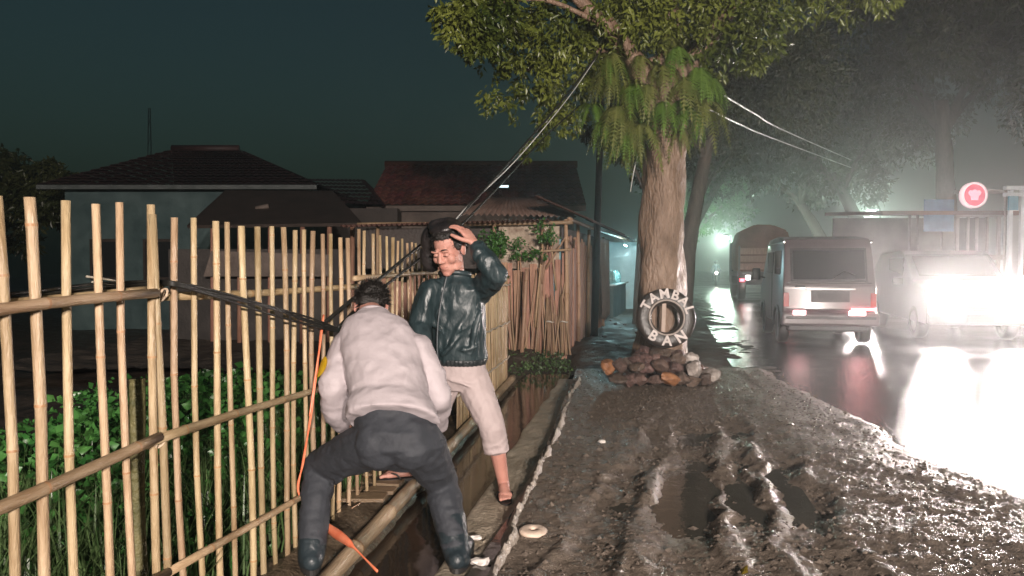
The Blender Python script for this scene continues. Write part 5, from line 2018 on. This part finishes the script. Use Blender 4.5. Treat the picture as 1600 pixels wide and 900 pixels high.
def panel(name, c, s, m, par, rx=0.0, bev=.012, rz=0.0):
    bm = bmesh.new()
    box(bm, c, s, Matrix.Rotation(rz, 3, 'Z') @ Matrix.Rotation(rx, 3, 'X'), bev)
    return lobj(name, bm, m, par, smooth=False)


rake = -math.atan2(.18, .68)
rw = panel('rear_window', (0, .127, 1.40), (1.16, .03, .52), M_glass, vn, rake, .01)
panel('window_seal', (0, .141, 1.40), (1.24, .02, .60), M_vdark, vn, rake, .01)
panel('tailgate_seam', (0, .045, 1.085), (1.36, .02, .018), M_vdark, vn, rake, .004)
panel('tailgate_seam', (0, .022, .64), (1.40, .02, .018), M_vdark, vn, 0, .004)
panel('plate_recess', (0.02, .028, .86), (.62, .02, .20), M_vdark, vn, 0, .01)
pl = panel('number_plate', (0.02, .012, .86), (.40, .015, .13), M_plate, vn, 0, .004)
panel('garnish', (.02, .022, .985), (.80, .035, .035), M_chrome, vn, 0, .01)
panel('handle', (-.47, .02, 1.03), (.16, .03, .04), M_vdark, vn, 0, .01)
panel('bumper', (0, -.03, .47), (1.56, .14, .22), M_silver, vn, 0, .04)
panel('bumper_strip', (0, -.105, .50), (1.44, .02, .05), M_vdark, vn, 0, .008)
panel('underside', (0, 1.6, .32), (1.3, 3.0, .14), M_vdark, vn, 0, .03)
panel('tail_lamp', (-.50, -.108, .585), (.20, .03, .07), M_redw, vn, 0, .012)
panel('tail_lamp', (.42, -.108, .585), (.26, .03, .07), M_redw, vn, 0, .012)
panel('tail_lamp', (.52, -.106, .65), (.40, .022, .05), M_red, vn, 0, .01)
for sx in (-1, 1):
    panel('side_window', (sx * .722, .85, 1.42), (.02, .85, .48), M_glass, vn, 0, .01)
    panel('side_window', (sx * .722, 1.85, 1.42), (.02, .80, .46), M_glass, vn, 0, .01)
    panel('door_seam', (sx * .762, 1.38, .95), (.01, .015, 1.1), M_vdark, vn, 0, .003)
    panel('drip_rail', (sx * .715, 1.3, 1.80), (.03, 2.2, .03), M_chrome, vn, 0, .008)
    bm = bmesh.new()
    box(bm, (sx * .93, 2.45, 1.22), (.16, .06, .24), None, .03)
    tube(bm, [(sx * .76, 2.5, 1.14), (sx * .90, 2.46, 1.18)], .015, 6)
    lobj('mirror', bm, M_vdark, vn)
    panel('reflector', (sx * .70, .01, .80), (.09, .02, .24), mat('red_reflector', (.28, .02, .02), None, rough=.2), vn, 0, .008)
    for y in (.62, 2.55):
        wheel(vn, sx * .68, y)
        bm = bmesh.new()
        tube(bm, [(sx * .765, y + .36 * math.cos(a), .30 + .36 * math.sin(a)) for a in [math.pi * q / 12 for q in range(13)]], .03, 6)
        lobj('wheel_arch', bm, M_vdark, vn)
bm = bmesh.new()
tube(bm, [(.05, .045, 1.16), (.25, .080, 1.30), (.42, .060, 1.22)], .010, 6)
lobj('wiper', bm, M_vdark, vn)

# oncoming car with its headlights on
cp_ = RD(3.90, 5.0)
oc = thing('car', 'oncoming dark car with two dazzling headlights on the far side of the road', 'car', (cp_.x, cp_.y, .012), rz=math.pi - .2118)
pr = [(0.0, .30), (.04, .50), (.0, .72), (-.12, .98), (-.95, 1.10), (-1.6, 1.62), (-2.1, 1.70), (-3.4, 1.66), (-3.9, 1.20), (-4.15, 1.05), (-4.2, .35)]
M_car = mat('dark_paint', (0.03, 0.032, 0.036), (0.05, 0.052, 0.058), 2, .3, coat=.6)
lobj('body', body_bm(pr, .86, .16, 1.0, .05), M_car, oc)
panel('windscreen', (0, -1.265, 1.385), (1.36, .03, .60), M_glass, oc, math.atan2(.65, .52) + .0, .01)
panel('grille', (0, .012, .66), (.74, .03, .18), M_vdark, oc, 0, .01)
for z in (.60, .66, .72):
    panel('slat', (0, .032, z), (.70, .02, .018), M_chrome, oc, 0, .004)
panel('bumper', (0, .03, .42), (1.70, .12, .20), M_car, oc, 0, .04)
panel('number_plate', (0, .098, .44), (.43, .015, .13), M_plate, oc, 0, .004)
for sx in (-1, 1):
    hl = panel('headlight', (sx * .61, -.04, .86), (.30, .12, .17), M_chrome, oc, 0, .03)
    bm = bmesh.new()
    ell(bm, (sx * .61, .03, .86), (.16, .03, .12), sub=3)
    lobj('lens', bm, M_head, hl)
    panel('mirror', (sx * .98, -1.35, 1.08), (.20, .08, .13), M_car, oc, 0, .03)
    panel('side_window', (sx * .80, -2.1, 1.36), (.02, 1.0, .36), M_glass, oc, 0, .01)
    for y in (-.75, -3.4):
        wheel(oc, sx * .76, y, .32, .2)
for sx, pw in ((-1, 1.0), (1, .75)):
    wl_ = Matrix.Translation(oc.location) @ Matrix.Rotation(math.pi - .2118, 4, 'Z') @ Vector((sx * .61, .16, .86))
    spot('headlight_beam', wl_, (2.2, 2.5, .35), 950 * pw, (1.0, .84, .80), .085, 110, .9)

# truck far ahead, half hidden by the van
tp_ = RD(2.05, 20.5)
tk = thing('truck', 'distant truck with an orange-brown covered load seen past the left side of the van', 'truck', (tp_.x, tp_.y, .012), rz=-.2118)
panel('bed', (0, 1.6, 1.05), (2.0, 3.4, .18), M_vdark, tk, 0, .02)
bm = bmesh.new()
prism(bm, [(-.98, 1.15), (.98, 1.15), (1.0, 2.2), (.85, 2.75), (.3, 2.98), (-.35, 3.0), (-.85, 2.78), (-1.0, 2.2)], 1, -.02, 3.2)
bmesh.ops.bevel(bm, geom=bm.edges[:], offset=.06, segments=2, affect='EDGES')
lobj('load', bm, mat('orange_tarp', (.16, .065, .04), (.26, .12, .075), 3, .5, .4, 8), tk)
for z in (1.35, 1.65, 1.95):
    panel('tail_board', (0, -.06, z), (1.96, .05, .24), M_woodred, tk, 0, .012)
for x in (-.95, .95):
    panel('stake', (x, -.10, 1.6), (.07, .05, 1.1), M_vdark, tk, 0, .008)
    panel('tail_lamp', (x * .88, -.12, .82), (.18, .05, .12), M_red, tk, 0, .015)
    for y in (.5, 4.2):
        wheel(tk, x * .85, y, .42, .26)
panel('cab', (0, 4.3, 1.5), (1.9, 1.5, 1.9), M_vdark, tk, 0, .12)
panel('work_lamp', (-.62, -.12, .92), (.16, .06, .16), mat('white_lamp', (.9, .9, .9), None, emit=(1, .9, .85), es=60), tk, 0, .03)


# motorcycles with riders
def motorcycle(loc, rz, label, rlabel, glow):
    mc = thing('motorcycle', label, 'motorcycle', loc, rz, 'motorcycles on the road')
    for y in (-.62, .62):
        bm = bmesh.new()
        M_ = Matrix.Translation((0, y, .29)) @ Matrix.Rotation(R(90), 4, 'Y')
        lathe(bm, [(.21, -.04), (.28, -.03), (.29, 0), (.28, .03), (.21, .04), (.21, -.04)], 20, M_)
        wh = lobj('wheel', bm, M_rubber, mc)
    bm = bmesh.new()
    chain(bm, [((0, .50, .75), .07), ((0, .25, .45), .12), ((0, -.2, .48), .14), ((0, -.6, .72), .10)], 10)
    lobj('body', bm, M_car, mc)
    bm = bmesh.new()
    box(bm, (0, -.28, .76), (.24, .62, .10), None, .03)
    lobj('seat', bm, M_rubber, mc)
    bm = bmesh.new()
    tube(bm, [(-.32, .38, 1.02), (-.12, .48, .98), (.12, .48, .98), (.32, .38, 1.02)], .016, 6)
    tube(bm, [(0, .62, .3), (0, .48, .98)], .03, 6)
    lobj('handlebar', bm, M_vdark, mc)
    bm = bmesh.new()
    ell(bm, (0, .56, .88), (.085, .06, .085), sub=3)
    lobj('headlight', bm, glow, mc)
    ps = thing('person', rlabel, 'person', Vector(loc) + Vector((0, 0, .0)), rz, 'motorcycle riders')
    bm = bmesh.new()
    chain(bm, [((0, -.2, .90), .15), ((0, -.18, 1.15), .15), ((0, -.14, 1.36), .13), ((0, -.12, 1.48), .06)], 10)
    ell(bm, (0, -.10, 1.60), (.085, .10, .12))
    for q in (-1, 1):
        chain(bm, [((q * .17, -.15, 1.38), .065), ((q * .28, .08, 1.16), .05), ((q * .30, .36, 1.05), .038)], 8)
        chain(bm, [((q * .10, -.18, .86), .09), ((q * .20, .22, .78), .07), ((q * .18, .10, .36), .05), ((q * .18, .18, .30), .04)], 8)
    ps_b = lobj('body', remeshed(bm, .02, 3), mat('rain_jacket', (.05, .06, .08), (.09, .1, .12), 5, .4), ps)
    bm = bmesh.new()
    ell(bm, (0, -.11, 1.64), (.135, .15, .135))
    lobj('helmet', bm, M_car, ps)
    return mc


M_hl2 = mat('motorcycle_lamp', (.9, .9, .85), None, emit=(1, .82, .7), es=70)
q = RD(3.35, 11.2)
motorcycle((q.x, q.y, .012), math.pi - .2118, 'oncoming motorcycle with a lit headlight just right of the van', 'motorcycle rider in dark rain clothes right of the van', M_hl2)
spot('motorcycle_beam', Matrix.Translation((q.x, q.y, 0)) @ Matrix.Rotation(math.pi - .2118, 4, 'Z') @ Vector((0, .68, .88)), (3, 4, .3), 900, (1, .9, .85), .07, 100, .9)
q = RD(1.6, 44)
motorcycle((q.x, q.y, .012), math.pi - .2118, 'far motorcycle with a warm headlight beside the big trunk', 'rider on the far motorcycle beside the big trunk', M_hl2)

# ------------------------------------------------------------------ street lamps
M_lamp = mat('lamp_glow', (.9, .95, .95), None, emit=(.72, .97, 1.0), es=26)


def street_lamp(x, y, Y, label, pw, r=.2):
    p = P(x, y, Y)
    l = thing('street_lamp', label, 'street lamp', (p.x, p.y, 0), group='street lamps')
    bm = bmesh.new()
    tube(bm, [(p.x + .5, p.y, 0), (p.x + .5, p.y, p.z * .8), (p.x + .45, p.y, p.z + .22), (p.x, p.y, p.z + .28)], [.07, .06, .05, .04], 8)
    obj('post', bm, M_vdark, l)
    bm = bmesh.new()
    ell(bm, p, (r, r, r * .8), sub=3)
    obj('lamp_globe', bm, M_lamp, l)
    bm = bmesh.new()
    lathe(bm, [(0, .30), (.05, .29), (r * 1.3, .12), (r * 1.35, .09), (0, .2)], 20, Matrix.Translation(p))
    obj('shade', bm, M_vdark, l)
    lamp('street_light', p + Vector((-.3, -.3, -.15)), pw, (.72, 1.0, .80), .2)


street_lamp(1133, 372, 50, 'bright white street lamp far down the road left of the van', 1800, .26)
street_lamp(1362, 332, 42, 'street lamp half hidden by foliage above the van roof', 1300, .24)

# ------------------------------------------------------------------ buildings on the right
M_pale = mat('pale_paint', (.36, .32, .32), (.5, .45, .45), 2.5, .5)
M_wallr = mat('plaster_wall', (.13, .11, .11), (.22, .19, .19), 1.5, .6)
q = P(1525, 430, 23)
ur = RU.copy()
sp_ = thing('shop', 'open-fronted shop with pale posts and a blue banner behind the round sign', 'shop', (q.x, q.y, .1), group='roadside buildings')
def SPX(x, y, Y=23.0):
    return P(x, y, Y)
bm = bmesh.new()
box(bm, (q.x - .3, 26.4, 1.6), (5.4, .15, 3.0))
obj('back_wall', bm, M_wallr, sp_, smooth=False)
bm = bmesh.new()
box(bm, (q.x - .3, 24.8, 3.15), (5.6, 4.2, .12), Matrix.Rotation(.06, 3, 'X'))
obj('roof', bm, M_iron, sp_, smooth=False)
for x in (1494, 1511, 1525, 1541, 1559):
    a, b = SPX(x, 432), SPX(x, 335)
    bm = bmesh.new()
    box(bm, (a.x, a.y, .1 + (b.z - .1) / 2), (.10 if x in (1494, 1559) else .06, .08, b.z - .1), bev=.008)
    obj('post', bm, M_pale, sp_, smooth=False)
for y, h in ((337, .10), (402, .16), (300, .12)):
    a, b = SPX(1490, y), SPX(1564, y)
    bm = bmesh.new()
    box(bm, ((a.x + b.x) / 2, 22.95, a.z), (b.x - a.x, .06, h), bev=.008)
    obj('crossbar', bm, M_pale, sp_, smooth=False)
a, b = SPX(1441, 312), SPX(1487, 362)
bm = bmesh.new()
box(bm, ((a.x + b.x) / 2, 22.9, (a.z + b.z) / 2), (b.x - a.x, .02, a.z - b.z))
obj('banner', bm, mat('blue_banner', (.05, .14, .30), (.10, .24, .44), 3, .4), sp_, smooth=False)
for x in (1432, 1470, 1420):
    a = SPX(x, 435)
    bm = bmesh.new()
    tube(bm, [(a.x, a.y, .1), (a.x, a.y, 3.0)], .045, 8)
    obj('post', bm, M_wallr, sp_)
bk = thing('kiosk', 'white-framed glazed kiosk cut by the right edge of the picture', 'kiosk', (P(1600, 450, 19).x, 19, .1), group='roadside buildings')
for x in (1576, 1594, 1640):
    a, b = P(x, 455, 19), P(x, 296, 19)
    bm = bmesh.new()
    box(bm, (a.x, 19, .1 + (b.z - .1) / 2), (.09, .09, b.z - .1), bev=.008)
    obj('post', bm, mat('white_frame', (.7, .74, .78), (.8, .83, .86), 4, .35), bk, smooth=False)
a, b = P(1568, 294, 19), P(1680, 294, 19)
for dz in (0, -.17):
    bm = bmesh.new()
    box(bm, ((a.x + b.x) / 2, 18.96, a.z + dz), (b.x - a.x, .14, .10), bev=.01)
    obj('fascia', bm, MATS['white_frame'], bk, smooth=False)
a, b = P(1597, 440, 19), P(1637, 385, 19)
bm = bmesh.new()
box(bm, ((a.x + b.x) / 2, 19.02, .55), (b.x - a.x, .04, .9), bev=.006)
obj('lower_panel', bm, MATS['white_frame'], bk, smooth=False)
bm = bmesh.new()
box(bm, ((a.x + b.x) / 2, 19.02, 2.15), (b.x - a.x, .02, 2.0))
obj('pane', bm, M_glass, bk, smooth=False)
a = P(1580, 318, 19)
bm = bmesh.new()
box(bm, (a.x - .02, 18.9, a.z), (.26, .03, .36), bev=.005)
obj('small_sign', bm, mat('cyan_board', (.03, .25, .36), (.05, .32, .44), 3, .4), bk, smooth=False)

rs = thing('round_sign', 'round pink-red lit sign with a pale rim and a pale hat-shaped emblem', 'sign', (P(1521, 305, 21.5).x, 21.5, 0))
c = P(1521, 305, 21.5)
M_s = Matrix.Translation(c) @ Matrix.Rotation(R(90), 4, 'X')
bm = bmesh.new()
lathe(bm, [(0, -.08), (.33, -.08), (.34, -.06), (.34, .05), (.0, .05)], 40, M_s)
obj('disc', bm, mat('sign_red', (.5, .05, .09), None, rough=.4, emit=(.95, .16, .24), es=.55), rs)
bm = bmesh.new()
lathe(bm, [(.315, .04), (.315, .075), (.37, .075), (.37, -.09), (.345, -.09)], 40, M_s)
obj('rim', bm, mat('sign_rim', (.8, .6, .62), None, rough=.4, emit=(1, .68, .72), es=.75), rs)
bm = bmesh.new()
pts = [(-.10, -.15), (.10, -.15), (.115, -.04), (.17, .02), (.19, .08), (.14, .14), (.07, .13), (.0, .17), (-.07, .13), (-.14, .14), (-.19, .08), (-.17, .02), (-.115, -.04)]
A_ = [bm.verts.new(M_s @ Vector((x, y, .054))) for x, y in pts]
B_ = [bm.verts.new(M_s @ Vector((x, y, .068))) for x, y in pts]
bm.faces.new(B_)
for k in range(len(pts)):
    bm.faces.new((A_[k], A_[(k + 1) % len(pts)], B_[(k + 1) % len(pts)], B_[k]))
obj('emblem', bm, mat('sign_emblem', (.8, .4, .48), None, rough=.4, emit=(1, .42, .52), es=.9), rs, smooth=False)
bm = bmesh.new()
tube(bm, [(c.x + .3, c.y + .02, c.z + .15), (c.x + .95, c.y + .02, c.z + .15), (c.x + .95, c.y + .02, .1)], .035, 8)
obj('bracket', bm, M_pale, rs)

# ------------------------------------------------------------------ wet air
bm = bmesh.new()
box(bm, (10, 110, 7.0), (240, 294, 18.6))
hz = obj('haze', bm, None, smooth=False)
hm = bpy.data.materials.new('wet_air')
hm.use_nodes = True
nt = hm.node_tree
nt.nodes.clear()
out = nt.nodes.new('ShaderNodeOutputMaterial')
pv = nt.nodes.new('ShaderNodeVolumePrincipled')
pv.inputs['Color'].default_value = (.92, .94, .95, 1)
pv.inputs['Density'].default_value = 0.0072
pv.inputs['Anisotropy'].default_value = 0.80
nt.links.new(pv.outputs[0], out.inputs['Volume'])
hz.data.materials.append(hm)
hz['kind'] = 'stuff'
